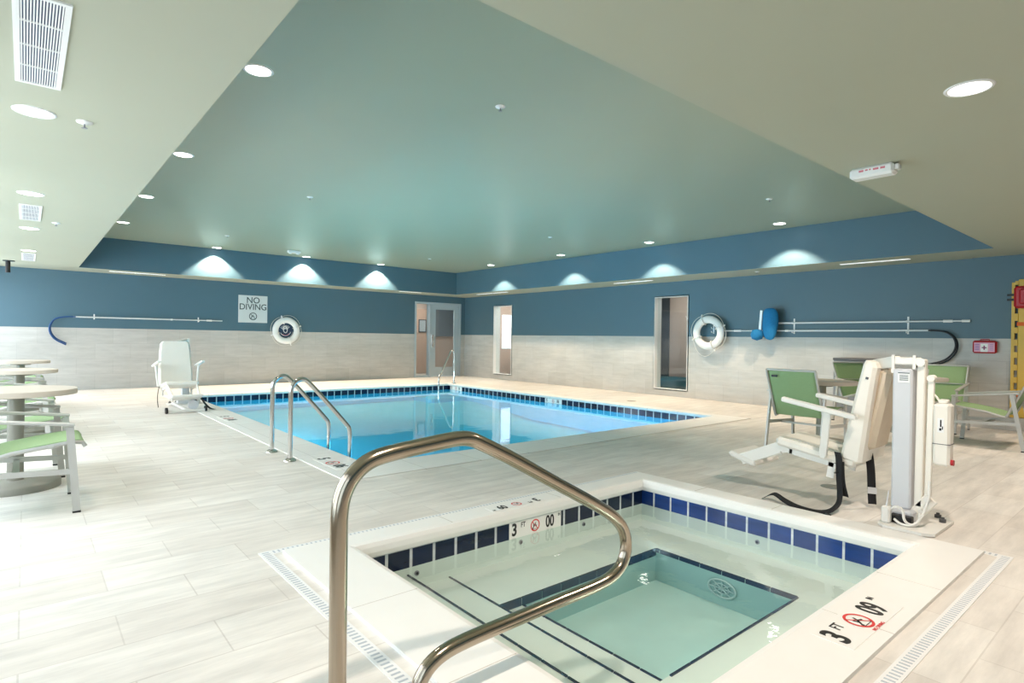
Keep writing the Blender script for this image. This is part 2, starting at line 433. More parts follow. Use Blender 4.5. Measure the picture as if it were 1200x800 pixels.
# ------------------------------------------------------------------ ceiling
so = MB()
cells(so, [XLW-.0, CX0, CX1, XB], [YB, CY0, CY1, YA], lambda x, y: CX0 < x < CX1 and CY0 < y < CY1, lambda x, y: (x, y, ZS))
so.build('ceiling', 'soff', kind='structure')
rc = MB()
rc.loft([(CX0, CY0, CX1, CY1, ZS), (CX0, CY0, CX1, CY1, ZC)])
rc.cur = 1; rc.quad((CX0, CY0, ZC), (CX1, CY0, ZC), (CX1, CY1, ZC), (CX0, CY1, ZC))
rc.build('ceiling_recess', ['blue', 'ceil'], kind='structure')

# ------------------------------------------------------------------ pool
WZ = -.135
pl = MB()
bz0, bz1 = -.045, -.15
pl.loft([(*PI_, bz0), (*PI_, bz1), (*PI_, -.62)], mats=[1, 2], uv=True)
x0, y0, x1, y1 = PI_
pl.cur = 2
pl.quad((x0, y0, -.62), (x1, y0, -.62), (x1, 9.2, -.55), (x0, 9.2, -.55))
pl.cur = 3
pl.quad((x0, 9.2, -.55), (x1, 9.2, -.55), (x1, 11.2, -.36), (x0, 11.2, -.36)); pl.quad((x0, 11.2, -.36), (x1, 11.2, -.36), (x1, y1, -.36), (x0, y1, -.36))
# corner entry steps, far right
pl.cur = 3
pl.box(7.3, 11.6, -.36, x1-.002, y1-.002, -.27); pl.box(7.75, 11.95, -.27, x1-.002, y1-.002, -.19)
pool = pl.build('pool_basin', ['coping', 'bandd', 'plaster', 'plaster_far'], label='large blue plastered swimming pool basin with navy waterline tiles', category='pool')
def coping(outer, inner, zt, lip, depth, name, m, pr=None, ov=.016):
    mb = MB(); ox0, oy0, ox1, oy1 = outer; a, b, c, d = inner
    prof = [(lip, -depth), (0, -depth), (-ov*.7, -depth*.88), (-ov, -depth*.5), (-ov*.85, -depth*.1), (-ov*.45, zt-.006), (.012, zt)]
    rects = [(a+(-t if t > 0 else -t), b-t, c+t, d+t, z) for t, z in prof]
    rects += [(ox0, oy0, ox1, oy1, zt), (ox0, oy0, ox1, oy1, -.03)]
    mb.loft(rects)
    for i in range(len(mb.sm)): mb.sm[i] = False
    return mb.build(name, m, parent=pr)
cp = coping(PO, PI_, .008, .03, .045, 'pool_coping', 'ctile'); cp['kind'] = 'structure'
w = MB(); w.box(x0+.002, y0+.002, WZ-.004, x1-.002, y1-.002, WZ); w.quad
w = MB(); w.quad((x0, y0, WZ), (x1, y0, WZ), (x1, y1, WZ), (x0, y1, WZ))
w.build('pool_water', 'water', kind='stuff', label='clear light blue water filling the large pool', category='water')

# ------------------------------------------------------------------ spa
sx0, sy0, sx1, sy1 = SI
SW = -.178; ZB = -.32
sb = MB()
sb.cur = 1
def wallband(m_, a, b, z0, z1, ax):
    sb.cur = m_; sb.quad((a[0], a[1], z0), (b[0], b[1], z0), (b[0], b[1], z1), (a[0], a[1], z1),
                         [(a[ax], z0+.23), (b[ax], z0+.23), (b[ax], z1+.23), (a[ax], z1+.23)])
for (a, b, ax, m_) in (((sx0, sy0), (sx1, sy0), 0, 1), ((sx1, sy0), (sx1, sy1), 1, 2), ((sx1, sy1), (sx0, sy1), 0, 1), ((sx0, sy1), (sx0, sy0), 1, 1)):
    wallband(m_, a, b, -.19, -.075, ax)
    sb.cur = 0; sb.quad((a[0], a[1], -.4), (b[0], b[1], -.4), (b[0], b[1], -.19), (a[0], a[1], -.19))
WX0, WY0, WX1, WY1 = 2.21, 1.51, 3.47, 2.50
sb.cur = 0
T1, T2 = 1.745, 2.04
def top(xa, ya, xb, yb, z): sb.quad((xa, ya, z), (xb, ya, z), (xb, yb, z), (xa, yb, z))
top(sx0, sy0, T1, sy1, -.235)
sb.quad((T1, sy0, -.235), (T1, sy1, -.235), (T1, sy1, ZB), (T1, sy0, ZB))
top(T1, sy0, T2, sy1, ZB)
top(T2, WY1, sx1, sy1, ZB); top(WX1, sy0, sx1, WY1, ZB); top(T2, sy0, WX1, WY0, ZB)
sb.quad((T2, WY0, ZB), (T2, WY1, ZB), (T2, WY1, -.36), (T2, WY0, -.36)); top(T2, WY0, WX0, WY1, -.36)
sb.quad((T2, WY1, ZB), (WX0, WY1, ZB), (WX0, WY1, -.36), (T2, WY1, -.36)); sb.quad((T2, WY0, ZB), (WX0, WY0, ZB), (WX0, WY0, -.36), (T2, WY0, -.36))
ZW = -.54
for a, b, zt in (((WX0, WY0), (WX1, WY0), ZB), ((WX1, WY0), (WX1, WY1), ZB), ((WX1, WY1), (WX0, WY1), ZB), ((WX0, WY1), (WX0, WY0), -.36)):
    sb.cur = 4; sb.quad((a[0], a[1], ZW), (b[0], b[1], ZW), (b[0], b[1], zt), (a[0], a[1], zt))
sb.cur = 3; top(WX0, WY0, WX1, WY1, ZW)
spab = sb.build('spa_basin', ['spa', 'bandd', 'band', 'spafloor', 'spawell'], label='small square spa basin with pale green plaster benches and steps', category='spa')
# tile nosings on steps and bench
def strips(axis, fix, a, b, z, w=.012, face=0., step=.16, fd=1):
    """a row of dark edging tiles: flat strip and a face strip of height `face` turned towards fd"""
    mb = MB(); t = a
    while t < b-1e-3:
        e = min(t+step-.006, b)
        if axis == 'y': mb.box(fix-(0 if fd > 0 else w), t, z-.004, fix+(w if fd > 0 else 0), e, z+.004); 
        else: mb.box(t, fix-(0 if fd > 0 else w), z-.004, e, fix+(w if fd > 0 else 0), z+.004)
        if face:
            if axis == 'y': mb.box(fix-.004, t, z-face, fix+.004, e, z+.004)
            else: mb.box(t, fix-.004, z-face, e, fix+.004, z+.004)
        t += step
    return mb
def addstrip(mb): mb.build('edge_tiles', 'trimblue', spab)
addstrip(strips('y', T1, sy0, sy1, -.233, .011, fd=-1))
addstrip(strips('y', T2, sy0, sy1, ZB+.002, .011, fd=-1))
addstrip(strips('y', WX0, WY0, WY1, -.358, .011, fd=-1))
addstrip(strips('y', WX1, WY0, WY1, ZB+.002, .012, face=.022, fd=1))
addstrip(strips('x', WY1, T2, WX1, ZB+.002, .008, face=.045, fd=1))
addstrip(strips('x', WY0, WX0, WX1, ZB+.002, .012, fd=-1))
sc_o = (1.066, .774, 4.128, 3.163)
cs = coping(sc_o, SI, .02, .03, .075, 'spa_coping', 'coping', None, .03); cs['kind'] = 'structure'
gr = MB()
for x in (2.65, 3.3): gr.box(x, .775, .0195, x+.004, SI[1]-.0, .0205)
for x in (2.05, 3.0): gr.box(x, SI[3]+.0, .0195, x+.005, 3.163, .0208)
for y in (1.6, 2.3): gr.box(1.067, y, .0195, SI[0], y+.004, .0205)
for y in (1.9, 2.5): gr.box(SI[2], y, .0195, 4.128, y+.005, .0208)
gr.build('coping_joints', 'grout', cs, kind='structure')
# tile strip between coping and drain + deck drain ring
ds = MB(); ds.loft([(1.066, .774, 4.128, 3.163, .002), (SO[0], SO[1], SO[2], SO[3], .002)]); ds.build('floor_drain_surround', 'floor', kind='structure')
dr = thing('deck_drain', 'white slotted drain channel running around the spa coping', 'drain', (2.6, 1.95, 0))
def drain(x0, y0, x1, y1):
    mb = MB(); ln = max(x1-x0, y1-y0); hor = (x1-x0) > (y1-y0)
    mb.box(x0, y0, -.005, x1, y1, .003)
    e = .012
    mb.cur = 1
    n = int(ln/.026)
    for i in range(n):
        t = (i+.3)*.026
        if hor: mb.box(x0+t, y0+e, .003, x0+t+.010, y1-e, .0036)
        else: mb.box(x0+e, y0+t, .003, x1-e, y0+t+.010, .0036)
    o = mb.build('grating', ['white', 'gratemet'], dr); o.matrix_parent_inverse = Matrix.Translation((-2.6, -1.95, 0))
drain(SO[0], SO[1], SO[0]+.06, SO[3]); drain(SO[2]-.06, SO[1]+.06, SO[2], SO[3]-.06)
drain(SO[0]+.06, SO[1], SO[2], SO[1]+.06); drain(SO[0]+.06, SO[3]-.06, SO[2], SO[3])
w = MB(); w.quad((sx0, sy0, SW), (sx1, sy0, SW), (sx1, sy1, SW), (sx0, sy1, SW))
w.build('spa_water', 'spawater', kind='stuff', label='clear pale green water filling the small spa', category='water')
# spa fittings: suction cover and jets
d = MB(); c0 = (WX1-.012, 1.98, -.425)
ring = [(c0[0], c0[1]+.095*math.cos(a), c0[2]+.055*math.sin(a)) for a in [2*PI*i/28 for i in range(28)]]
d.tube(ring, .006, 8, closed=True)
d.tube([(c0[0], c0[1]+.05*math.cos(a), c0[2]+.03*math.sin(a)) for a in [2*PI*i/20 for i in range(20)]], .004, 6, closed=True)
for k in range(8):
    a = 2*PI*k/8; d.tube([(c0[0], c0[1], c0[2]), (c0[0], c0[1]+.095*math.cos(a), c0[2]+.055*math.sin(a))], .004, 6)
d.build('suction_cover', mat('suction_cover_plastic', srgb(165, 190, 188), .5), spab, label='round spoked cover under water')
jl = ['dark jet nozzle below the second tile left of the spa depth marker', 'dark jet nozzle right under the 3FT depth marker of the spa', 'dark jet nozzle just left of the spa corner on its far wall', 'dark jet nozzle in the middle of the right spa wall', 'dark jet nozzle in the spa well wall below the bench']
for (p, ax), lb in zip((((1.80, sy1-.006, -.235), 'y'), ((2.62, sy1-.006, -.225), 'y'), ((3.25, sy1-.006, -.225), 'y'), ((sx1-.006, 2.0, -.235), 'x'), ((2.85, WY1-.006, -.40), 'y')), jl):
    j = MB(); j.cyl(p, .016, .01, 16, ax); j.cur = 1; q = list(p); q[1 if ax == 'y' else 0] -= .003; j.cyl(q, .009, .004, 12, ax)
    j.build('jet_nozzle', ['grey', 'black'], spab)

# ------------------------------------------------------------------ depth markers
def no_diving(parent, c, r, f, mring, mbody, rot):
    """prohibition ring with a diving figure and a slash, drawn in plane coordinates u, v"""
    b = MB(); n = 40
    vs = []; 
    for k in range(n):
        a = 2*PI*k/n
        vs += [f(c[0]+r*math.cos(a), c[1]+r*math.sin(a)), f(c[0]+r*.8*math.cos(a), c[1]+r*.8*math.sin(a))]
    b.add(vs, [(2*k, 2*((k+1) % n), 2*((k+1) % n)+1, 2*k+1) for k in range(n)])
    def seg(p, q, w):
        dx, dy = q[0]-p[0], q[1]-p[1]; L = math.hypot(dx, dy); nx, ny = -dy/L*w/2, dx/L*w/2
        b.add([f(p[0]+nx, p[1]+ny), f(q[0]+nx, q[1]+ny), f(q[0]-nx, q[1]-ny), f(p[0]-nx, p[1]-ny)], [(0, 1, 2, 3)])
    k = r*.62
    seg((c[0]-k, c[1]+k), (c[0]+k, c[1]-k), r*.12)
    o1 = b.build('prohibition_ring', mring, parent)
    b = MB()
    seg2 = [((-.45, -.35), (-.05, .05)), ((-.05, .05), (.35, -.1)), ((-.05, .05), (.1, .42)), ((-.3, -.2), (-.35, .25))]
    for p, q in seg2: seg((c[0]+p[0]*r, c[1]+p[1]*r), (c[0]+q[0]*r, c[1]+q[1]*r), r*.15)
    m = 12; b.add([f(c[0]+(-.5+.13*math.cos(2*PI*i/m))*r, c[1]+(-.45+.13*math.sin(2*PI*i/m))*r) for i in range(m)], [tuple(range(m))])
    seg((c[0]-.6*r, c[1]-.62*r), (c[0]+.5*r, c[1]-.62*r), r*.06)
    b.build('diver_pictogram', mbody, parent)

def marker(label, origin, rot, W, H, feet, inches, small=True, panel='coping', fs=None, ft=True):
    t = thing('depth_marker', label, 'depth marker', origin, 0, None); t.rotation_euler = rot
    b = MB(); b.box(-W/2, -H/2, 0, W/2, H/2, .002); b.build('plate', panel, t)
    fs = fs or H*.95
    z = .0031
    text(feet, fs, (-W*.41, 0, z), (0, 0, 0), 'ink', t, 'numeral', fs*.03, .85)
    if ft: text('FT', fs*.42, (-W*.25, H*.22, z), (0, 0, 0), 'ink', t, 'unit_letters', .0005, .8)
    no_diving(t, (-W*.02, 0), H*.38, lambda u, v: (u, v, z), 'redline', 'ink', 0)
    text(inches, fs, (W*.27, 0, z), (0, 0, 0), 'ink', t, 'numeral', fs*.022, .72)
    if ft: text('IN', fs*.26, (W*.46, H*.30, z), (0, 0, 0), 'ink', t, 'unit_letters', .0003, .8)
    if small: text('NO DIVING', fs*.14, (W*.0, -H*.46, z), (0, 0, 0), 'redline', t, 'small_letters', 0, 1)
    return t
marker('white depth marker reading 3 FT 09 set in the near spa coping', (2.67, .905, .020), (0, 0, 0), .56, .155, '3', '09')
marker('white 3 FT 00 marker tile among the navy tiles of the spa wall', (2.76, sy1-.001, -.133), (R(90), 0, 0), .49, .112, '3', '00', small=False, fs=.115)
marker('white depth marker on the far rounded spa coping', (2.62, 3.06, .020), (0, 0, R(180)), .46, .10, '3', '09', small=False, fs=.1)
marker('white 5 06 depth marker in the pool coping beside the chrome ladder', (2.17, 5.11, .008), (0, 0, R(-90)), .56, .17, '5', '06', small=False, ft=False)
marker('white depth marker in the pool coping halfway towards the far pool lift', (2.17, 8.68, .008), (0, 0, R(-90)), .60, .17, '5', '06', small=False, ft=False)
marker('small white depth marker tile midway along the right pool wall', (PI_[2]-.001, 8.55, -.093), (R(90), 0, R(-90)), .48, .09, '5', '06', small=False, ft=False, fs=.09)
marker('small white depth marker tile at the far right pool corner', (PI_[2]-.001, 12.05, -.093), (R(90), 0, R(-90)), .48, .09, '5', '06', small=False, ft=False, fs=.09)

# ------------------------------------------------------------------ rails
rail_pts = [(.658, 0), (.655, .62), (.655, .682), (.663, .739), (.69, .786), (.73, .818), (.782, .834), (.929, .847), (1.04, .856), (1.09, .851), (1.14, .828), (1.266, .765), (1.469, .654), (1.70, .531), (1.80, .470), (1.862, .41), (1.885, .34), (1.868, .275), (1.81, .232), (1.709, .217), (1.478, .216), (1.276, .211), (1.098, .208), (1.0, .199), (.94, .172), (.905, .12), (.902, 0)]
g = thing('grab_rail', 'large brushed steel grab rail bent over the spa steps in the foreground', 'handrail', (.66, 1.5, 0))
mb = MB(); pth = smooth_path([(x-.66, 0, z) for x, z in rail_pts], 2); mb.tube(pth, .024, 24); mb.build('rail_pipe', 'steel', g)
for x in (.658, .902):
    b = MB(); b.lathe([(.024, .03), (.035, .028), (.05, .018), (.055, 0)], (x-.66, 0, .0), 28); b.build('flange', 'steel', g)

def ladder(x, y, y2, sgn, label, loc_z=0):
    t = thing('pool_ladder', label, 'ladder', (x, y, 0))
    prof = [(0, 0), (0, .60), (.0, .68), (.045, .745), (.115, .768), (.175, .725), (.55, .30), (.592, .24), (.592, .0), (.58, -.45)]
    for k, yy in enumerate((0, y2-y)):
        p = smooth_path([(sgn*a, yy, z) for a, z in prof], 3)
        b = MB(); b.tube(p, .0215, 16); b.build('handrail', 'chrome', t)
        f = MB(); f.lathe([(.022, .028), (.03, .026), (.052, .014), (.058, .0)], (0, yy, .001), 28); f.build('flange', 'chrome', t)
    for z in (-.22, -.42):
        b = MB(); b.box(sgn*.54, min(0, y2-y)+.02, z-.012, sgn*.66, max(0, y2-y)-.02, z+.012, .004); b.build('tread', 'white', t)
    return t
ladder(1.905, 6.0, 5.475, 1, 'pair of curved chrome ladder rails on the left edge of the pool')
t = thing('stair_rail', 'slim chrome stair rail standing at the far right pool corner', 'handrail', (8.40, 12.3, 0))
b = MB(); b.tube(smooth_path([(0, 0, 0), (0, 0, .74), (-.02, 0, .84), (-.075, 0, .86), (-.11, 0, .82), (-.40, 0, .25), (-.45, 0, .17), (-.46, 0, 0), (-.46, 0, -.30)], 3), .0215, 14); b.build('rail_pipe', 'chrome', t)
f = MB(); f.lathe([(.022, .028), (.03, .026), (.052, .014), (.058, .0)], (0, 0, .008), 24); f.build('flange', 'chrome', t)

# ------------------------------------------------------------------ ceiling fittings
def spot(loc, power, size=105, blend=.35, color=(1, .86, .74), rad=.05):
    l = bpy.data.lights.new('downlight_lamp', 'SPOT'); l.energy = power; l.spot_size = R(size); l.spot_blend = blend
    l.color = color; l.shadow_soft_size = rad
    o = bpy.data.objects.new('downlight_lamp', l); col.objects.link(o); o.location = loc; return o
def downlight(label, x, y, z, r=.085, m='lamp'):
    t = thing('recessed_light', label, 'ceiling light', (x, y, z), 0, 'recessed round downlights')
    a = MB(); a.lathe([(r*.98, -.002), (r*1.02, -.006), (r*1.16, -.005), (r*1.2, 0)], n=36); a.build('trim_ring', 'white', t)
    b = MB(); b.lathe([(0.0001, -.0035), (r*.98, -.0035)], n=36); b.build('lens', m, t)
    return t
SP = 42
for i, (y, l) in enumerate(((4.3, 'big round downlight nearest the large air vent on the left soffit'), (6.85, 'round downlight beyond the large air vent on the left soffit, second from the camera'),
                            (9.15, 'round downlight just past the middle vent on the left soffit'), (11.65, 'small round downlight just before the farthest vent on the left soffit'))):
    downlight(l, .03, y, ZS); spot((.03, y, ZS-.02), SP)
for i, (y, l) in enumerate(((4.33, 'largest round downlight along the left edge of the raised ceiling'), (6.88, 'half hidden round downlight behind the left soffit edge, second from the camera'),
                            (9.32, 'half hidden round downlight behind the left soffit edge, third from the camera'), (11.77, 'half hidden round downlight nearest the far corner of the left soffit edge'))):
    downlight(l, 1.25, y, ZC); spot((1.25, y, ZC-.02), SP*1.2)
for i, (x, l) in enumerate(((3.15, 'downlight casting the bright cone above and left of the NO DIVING sign'), (5.09, 'downlight casting the bright cone above the left wall life ring'),
                            (7.03, 'downlight casting the rightmost bright cone on the far wall'))):
    downlight(l, x, 13.70, ZC); spot((x, 13.73, ZC-.02), SP*9, 104, .3, (1, .80, .60), .03)
for i, (y, l) in enumerate(((11.73, 'tiny round downlight nearest the far corner above the right wall'), (9.2, 'small round downlight on the raised ceiling, second from the far right corner'),
                            (6.82, 'small round downlight above the taller window of the right wall'), (4.32, 'round downlight at the right edge of the raised ceiling above the pole rack'))):
    downlight(l, 9.1, y, ZC); spot((9.12, y, ZC-.02), SP*6, 104, .3, (1, .80, .60), .03)
for x in (1.1, 3.52, 6.0, 8.5):
    if x == 3.52: downlight('large oval looking downlight on the right soffit near the camera', x, .75, ZS, m='lampw')
    else: downlight({1.1: 'round downlight on the near soffit above the steel grab rail', 6.0: 'round downlight on the near soffit just past the pool lift', 8.5: 'round downlight on the near soffit closest to the yellow rescue board'}[x], x, .75, ZS)
    spot((x, .75, ZS-.02), SP*3.2, 125, .5, (1, .85, .73), .035)

def vent(label, x, y0, y1, w=.18):
    t = thing('air_vent', label, 'air vent', (x, (y0+y1)/2, ZS), 0, 'ceiling air vents'); h = (y1-y0)/2; f = .022
    a = MB(); a.box(-w/2, -h, -.008, -w/2+f, h, 0); a.box(w/2-f, -h, -.008, w/2, h, 0); a.box(-w/2+f, -h, -.008, w/2-f, -h+f, 0); a.box(-w/2+f, h-f, -.008, w/2-f, h, 0)
    a.build('frame', 'white', t)
    b = MB(); b.box(-w/2+f, -h+f, -.002, w/2-f, h-f, -.001); b.build('backing', 'gratedark', t)
    c = MB(); n = 14
    for i in range(n):
        xx = -w/2+f+(w-2*f)*(i+.5)/n; c.box(xx-.0026, -h+f, -.007, xx+.0026, h-f, -.002)
    for k in range(1, 4): yy = -h+2*h*k/4; c.box(-w/2+f, yy-.004, -.0075, w/2-f, yy+.004, -.002)
    c.build('louvres', 'white', t)
vent('long white louvred air vent at the upper left nearest the camera', .04, 2.8, 3.81)
vent('white louvred air vent on the left soffit between two downlights', .03, 7.45, 8.45)
vent('farthest small white air vent on the left soffit by the black bracket', .03, 12.05, 13.25)
def sprinkler(label, x, y, z):
    t = thing('fire_sprinkler', label, 'sprinkler', (x, y, z), 0, 'ceiling sprinkler heads')
    a = MB(); a.lathe([(.0001, -.014), (.018, -.014), (.024, -.008), (.04, -.006), (.042, 0)], n=24); a.build('escutcheon', 'white', t)
    b = MB(); b.cyl((0, 0, -.034), .005, .02, 10); b.cyl((0, 0, -.038), .016, .003, 16); b.build('deflector', 'grey', t)
for l, x, y, z in (('white sprinkler head beside the big left downlight', .26, 4.3, ZS), ('faint sprinkler head on the left soffit beyond the middle vent', .26, 8.47, ZS),
                   ('sprinkler head in the middle of the raised ceiling nearest the camera', 2.93, 3.68, ZC), ('sprinkler head on the raised ceiling, left row, second from the camera', 2.93, 7.78, ZC),
                   ('sprinkler head on the raised ceiling near the leftmost bright cone', 2.91, 11.9, ZC), ('sprinkler head on the raised ceiling near its right edge', 7.44, 3.67, ZC),
                   ('sprinkler head on the raised ceiling, right row, second from the camera', 7.37, 7.73, ZC), ('sprinkler head on the raised ceiling nearest the far right corner', 7.35, 11.85, ZC),
                   ('tiny sprinkler head on the narrow right soffit strip', 9.93, 5.1, ZS)):
    sprinkler(l, x, y, z)
def slot(label, x0, y0, x1, y1):
    t = thing('slot_diffuser', label, 'air vent', ((x0+x1)/2, (y0+y1)/2, ZS), 0, 'linear slot diffusers'); a, b = (x1-x0)/2, (y1-y0)/2
    m = MB(); m.box(-a, -b, -.006, a, b, 0); m.build('frame', 'slotw', t)
    m = MB()
    if a > b: m.box(-a+.01, -.004, -.007, a-.01, .004, -.006)
    else: m.box(-.004, -b+.01, -.007, .004, b-.01, -.006)
    m.build('slot', 'grey', t)
M['slotw'] = mat('glowing_diffuser_white', srgb(250, 250, 248), .4, emit=(1, 1, .97, 1), es=.55)  # slight glow put into the air diffusers so they look bright white
slot('white linear slot diffuser near the left end of the far soffit strip', 1.29, 14.22, 2.28, 14.30)
slot('short white slot diffuser above the glazed door', 7.82, 14.08, 8.48, 14.16)
slot('white slot diffuser above the narrow far window of the right wall', 9.86, 12.03, 9.94, 13.37)
slot('white slot diffuser above the taller window of the right wall', 9.92, 7.37, 10.0, 8.37)
slot('long white slot diffuser above the pole rack on the right', 9.88, 2.78, 9.96, 3.72)
# emergency light units
t = thing('emergency_light', 'white boxy emergency unit on the right soffit with small red lettering', 'emergency light', (4.60, 1.51, ZS))
b = MB(); b.box(-.055, -.13, -.075, .055, .15, 0, .016); b.build('housing', 'white', t)
b = MB(); b.box(-.03, -.155, -.05, .03, -.128, -.012, .006); b.build('end_cap', 'white', t)
b = MB()
for y0_, w_ in ((.085, .03), (.045, .018), (.02, .012), (-.005, .035), (-.05, .03)): b.box(-.0556, y0_-w_, -.036+(.004 if w_ < .02 else 0), -.0548, y0_, -.022)
b.build('red_print', mat('faint_red_print', srgb(206, 120, 130), .5), t)
t = thing('emergency_light', 'small white two headed unit on the raised ceiling by the far wall cone', 'emergency light', (4.52, 12.9, ZC))
b = MB(); b.box(-.14, -.04, -.06, .14, .04, 0, .01); b.build('housing', 'white', t)
for s in (-1, 1): b = MB(); b.lathe([(.0001, -.085), (.03, -.08), (.035, -.06), (.02, -.055)], (s*.08, 0, 0), 20); b.build('lamp_head', 'white', t)
t = thing('camera_stub', 'black cylinder hanging from a round plate at the far left ceiling', 'ceiling bracket', (-.235, 13.55, ZS))
b = MB(); b.cyl((0, 0, -.012), .085, .012, 28); b.build('mounting_plate', 'black', t)
b = MB(); b.cyl((-.01, 0, -.21), .034, .2, 20); b.build('tube', 'black', t)

# ------------------------------------------------------------------ wall A items
sg = thing('no_diving_sign', 'pale square sign reading NO DIVING on the blue far wall', 'sign', (4.215, YA-.012, 1.80))
b = MB(); b.box(-.333, -.006, -.327, .333, .008, .327, .003); b.build('panel', mat('pale_sign_face', srgb(200, 208, 210), .5), sg)
text('NO', .205, (0, -.0075, .205), (R(90), 0, 0), 'inkg', sg, 'lettering', .002, .95)
text('DIVING', .205, (0, -.0075, .045), (R(90), 0, 0), 'inkg', sg, 'lettering', .002, .92)
no_diving(sg, (0, -.175), .092, lambda u, v: (u, -.0085, v), 'inkg', 'inkg', 0)

def life_ring(name, label, loc, rot, emblem):
    t = thing(name, label, 'life ring', loc); t.rotation_euler = rot
    Ro, ri = .272, .066
    b = MB(); n, m_ = 56, 20; vs = []
    for i in range(n):
        a = 2*PI*i/n
        for j in range(m_):
            c = 2*PI*j/m_; rr = Ro+ri*1.12*math.cos(c)-.01; vs.append((rr*math.cos(a), -.75*ri*math.sin(c), rr*math.sin(a)))
    b.add(vs, [(i*m_+j, ((i+1) % n)*m_+j, ((i+1) % n)*m_+(j+1) % m_, i*m_+(j+1) % m_) for i in range(n) for j in range(m_)], True)
    b.build('ring_body', 'ring', t)
    for k in range(4):
        a = PI/2*k+.22
        s = MB(); p = [((Ro-.01+.088*math.cos(c))*math.cos(a), .068*math.sin(c), (Ro-.01+.088*math.cos(c))*math.sin(a)) for c in [2*PI*i/16 for i in range(16)]]
        s.tube(p, .010, 8, closed=True); s.tube([((Ro+.07)*math.cos(a), 0, (Ro+.07)*math.sin(a)), ((Ro+.115)*math.cos(a), -.01, (Ro+.115)*math.sin(a))], .016, 8)
        s.build('rope_strap', 'ring', t)
    rp = MB(); pts = []
    for k in range(4):
        a0 = PI/2*k+.22
        for i in range(8):
            f = i/8; a = a0+PI/2*f; sag = .012+.03*math.sin(PI*f)
            pts.append(((Ro+.075+sag)*math.cos(a), -.01, (Ro+.075+sag)*math.sin(a)-(.10*math.sin(PI*f) if (emblem is False and k == 2) else 0)))
    rp.tube(pts, .005, 6, closed=True); rp.build('rope', 'rope', t)
    return t
ra = life_ring('life_ring', 'white life ring around a navy emblem on the far wall beside the sign', (4.985, YA-.085, 1.295), (0, R(-6), 0), True)
e = MB(); e.cyl((0, .055, 0), .175, .012, 40, 'y'); e.build('emblem_disc', 'navy', ra)
e = MB()
for k in range(7):
    a = PI/2+R(-48+16*k); e.bar((.05*math.cos(a), .052, .05*math.sin(a)-.01), (.15*math.cos(a), .052, .15*math.sin(a)-.01), .012, .003, (0, 1, 0))
e.tube([(.06*math.cos(a)*.8, .052, .03+.085*math.sin(a)) for a in [2*PI*i/20 for i in range(20)]], .008, 6, closed=True)
e.tube([(.13*math.cos(a), .052, .13*math.sin(a)) for a in [R(200+i*14) for i in range(11)]], .008, 6)
e.build('emblem_lines', 'ring', ra)
e = MB(); e.tube([(.10*math.cos(a), .050, .10*math.sin(a)-.02) for a in [R(215+i*11) for i in range(11)]], .011, 6); e.build('emblem_red_arc', 'pinkr', ra) if 'pinkr' in M else e.build('emblem_red_arc', mat('faded_red_print', srgb(196, 120, 130), .6), ra)

def crook(name, label, loc, rot, L, loop, tubem):
    """telescopic pole along local +x with a curved loop at its far end (x<0)"""
    t = thing(name, label, 'rescue hook', loc); t.rotation_euler = rot
    a = MB(); a.tube([(0, 0, 0), (L*.62, 0, 0)], .016, 10); a.tube([(L*.60, 0, 0), (L, 0, 0)], .0125, 10); a.build('pole', 'pole', t)
    a = MB(); a.tube([(L*.88, 0, 0), (L*.92, 0, 0)], .02, 10); a.build('grip', 'white', t)
    a = MB(); a.tube([(L*.62, 0, 0), (L*.635, 0, 0)], .02, 10); a.build('lock_collar', 'white', t)
    for dy, k_ in ((-.016, 1), (.016, .95)):
        a = MB(); a.tube(smooth_path([(x*(k_ if x < 0 else 1), dy, z*k_) for x, z in loop], 3), .013, 10); a.build('crook_tube', tubem, t)
    return t
crook('rescue_hook', 'long white pole with a blue crook hung on the far wall', (.74, YA-.07, 1.492), (0, 0, 0), 2.78,
      [(.04, 0), (-.12, .0), (-.30, -.04), (-.38, -.18), (-.38, -.32), (-.30, -.46), (-.18, -.53), (-.11, -.57)], 'bluetube')
def wall_hook(label, loc, rz, h, g):
    t = thing('wall_bracket', label, 'wall bracket', loc, rz, g)
    a = MB(); a.box(-.012, -.006, -h, .012, 0, .07); a.build('back_plate', 'white', t)
    a = MB()
    for z in ([-.02] if h < .1 else [-.02, -h+.02]): a.tube([(0, 0, z), (0, -.085, z), (0, -.09, z+.03)], .007, 8)
    a.build('hook_arm', 'white', t)
wall_hook('small white hook at the left end of the far wall pole', (1.09, YA, 1.49), 0, .04, 'pole hooks')
wall_hook('small white hook at the right end of the far wall pole', (3.03, YA, 1.49), 0, .04, 'pole hooks')

# door and sidelight
dd = MB(); f = .055
dd.box(DX0, YA-.02, 0, DX0+f, YA+.14, DZ); dd.box(DX1-f, YA-.02, 0, DX1, YA+.14, DZ); dd.box(DX0+f, YA-.02, DZ-f, DX1-f, YA+.14, DZ); dd.box(9.20, YA-.02, 0, 9.245, YA+.14, DZ-f)
dd.box(DX0+f, YA+.02, 0, 9.2, YA+.1, .06)
fr_ = dd.build('door_1', 'door', kind='structure')
p = MB(); p.box(DX0+f, YA+.055, .06, 9.2, YA+.061, DZ-f); p.build('pane', 'glass', fr_, kind='structure')
lf = MB(); a, b_, z1 = 9.25, DX1-f-.005, DZ-f-.005; gx0, gx1, gz0, gz1 = 9.42, 10.09, .29, 2.02
lf.box(a, YA, .01, gx0, YA+.045, z1); lf.box(gx1, YA, .01, b_, YA+.045, z1); lf.box(gx0, YA, .01, gx1, YA+.045, gz0); lf.box(gx0, YA, gz1, gx1, YA+.045, z1)
leaf = lf.build('door_leaf', 'door', fr_, kind='structure')
p = MB(); p.box(gx0, YA+.018, gz0, gx1, YA+.024, gz1); p.build('glass_lite', 'glass', leaf, kind='structure')
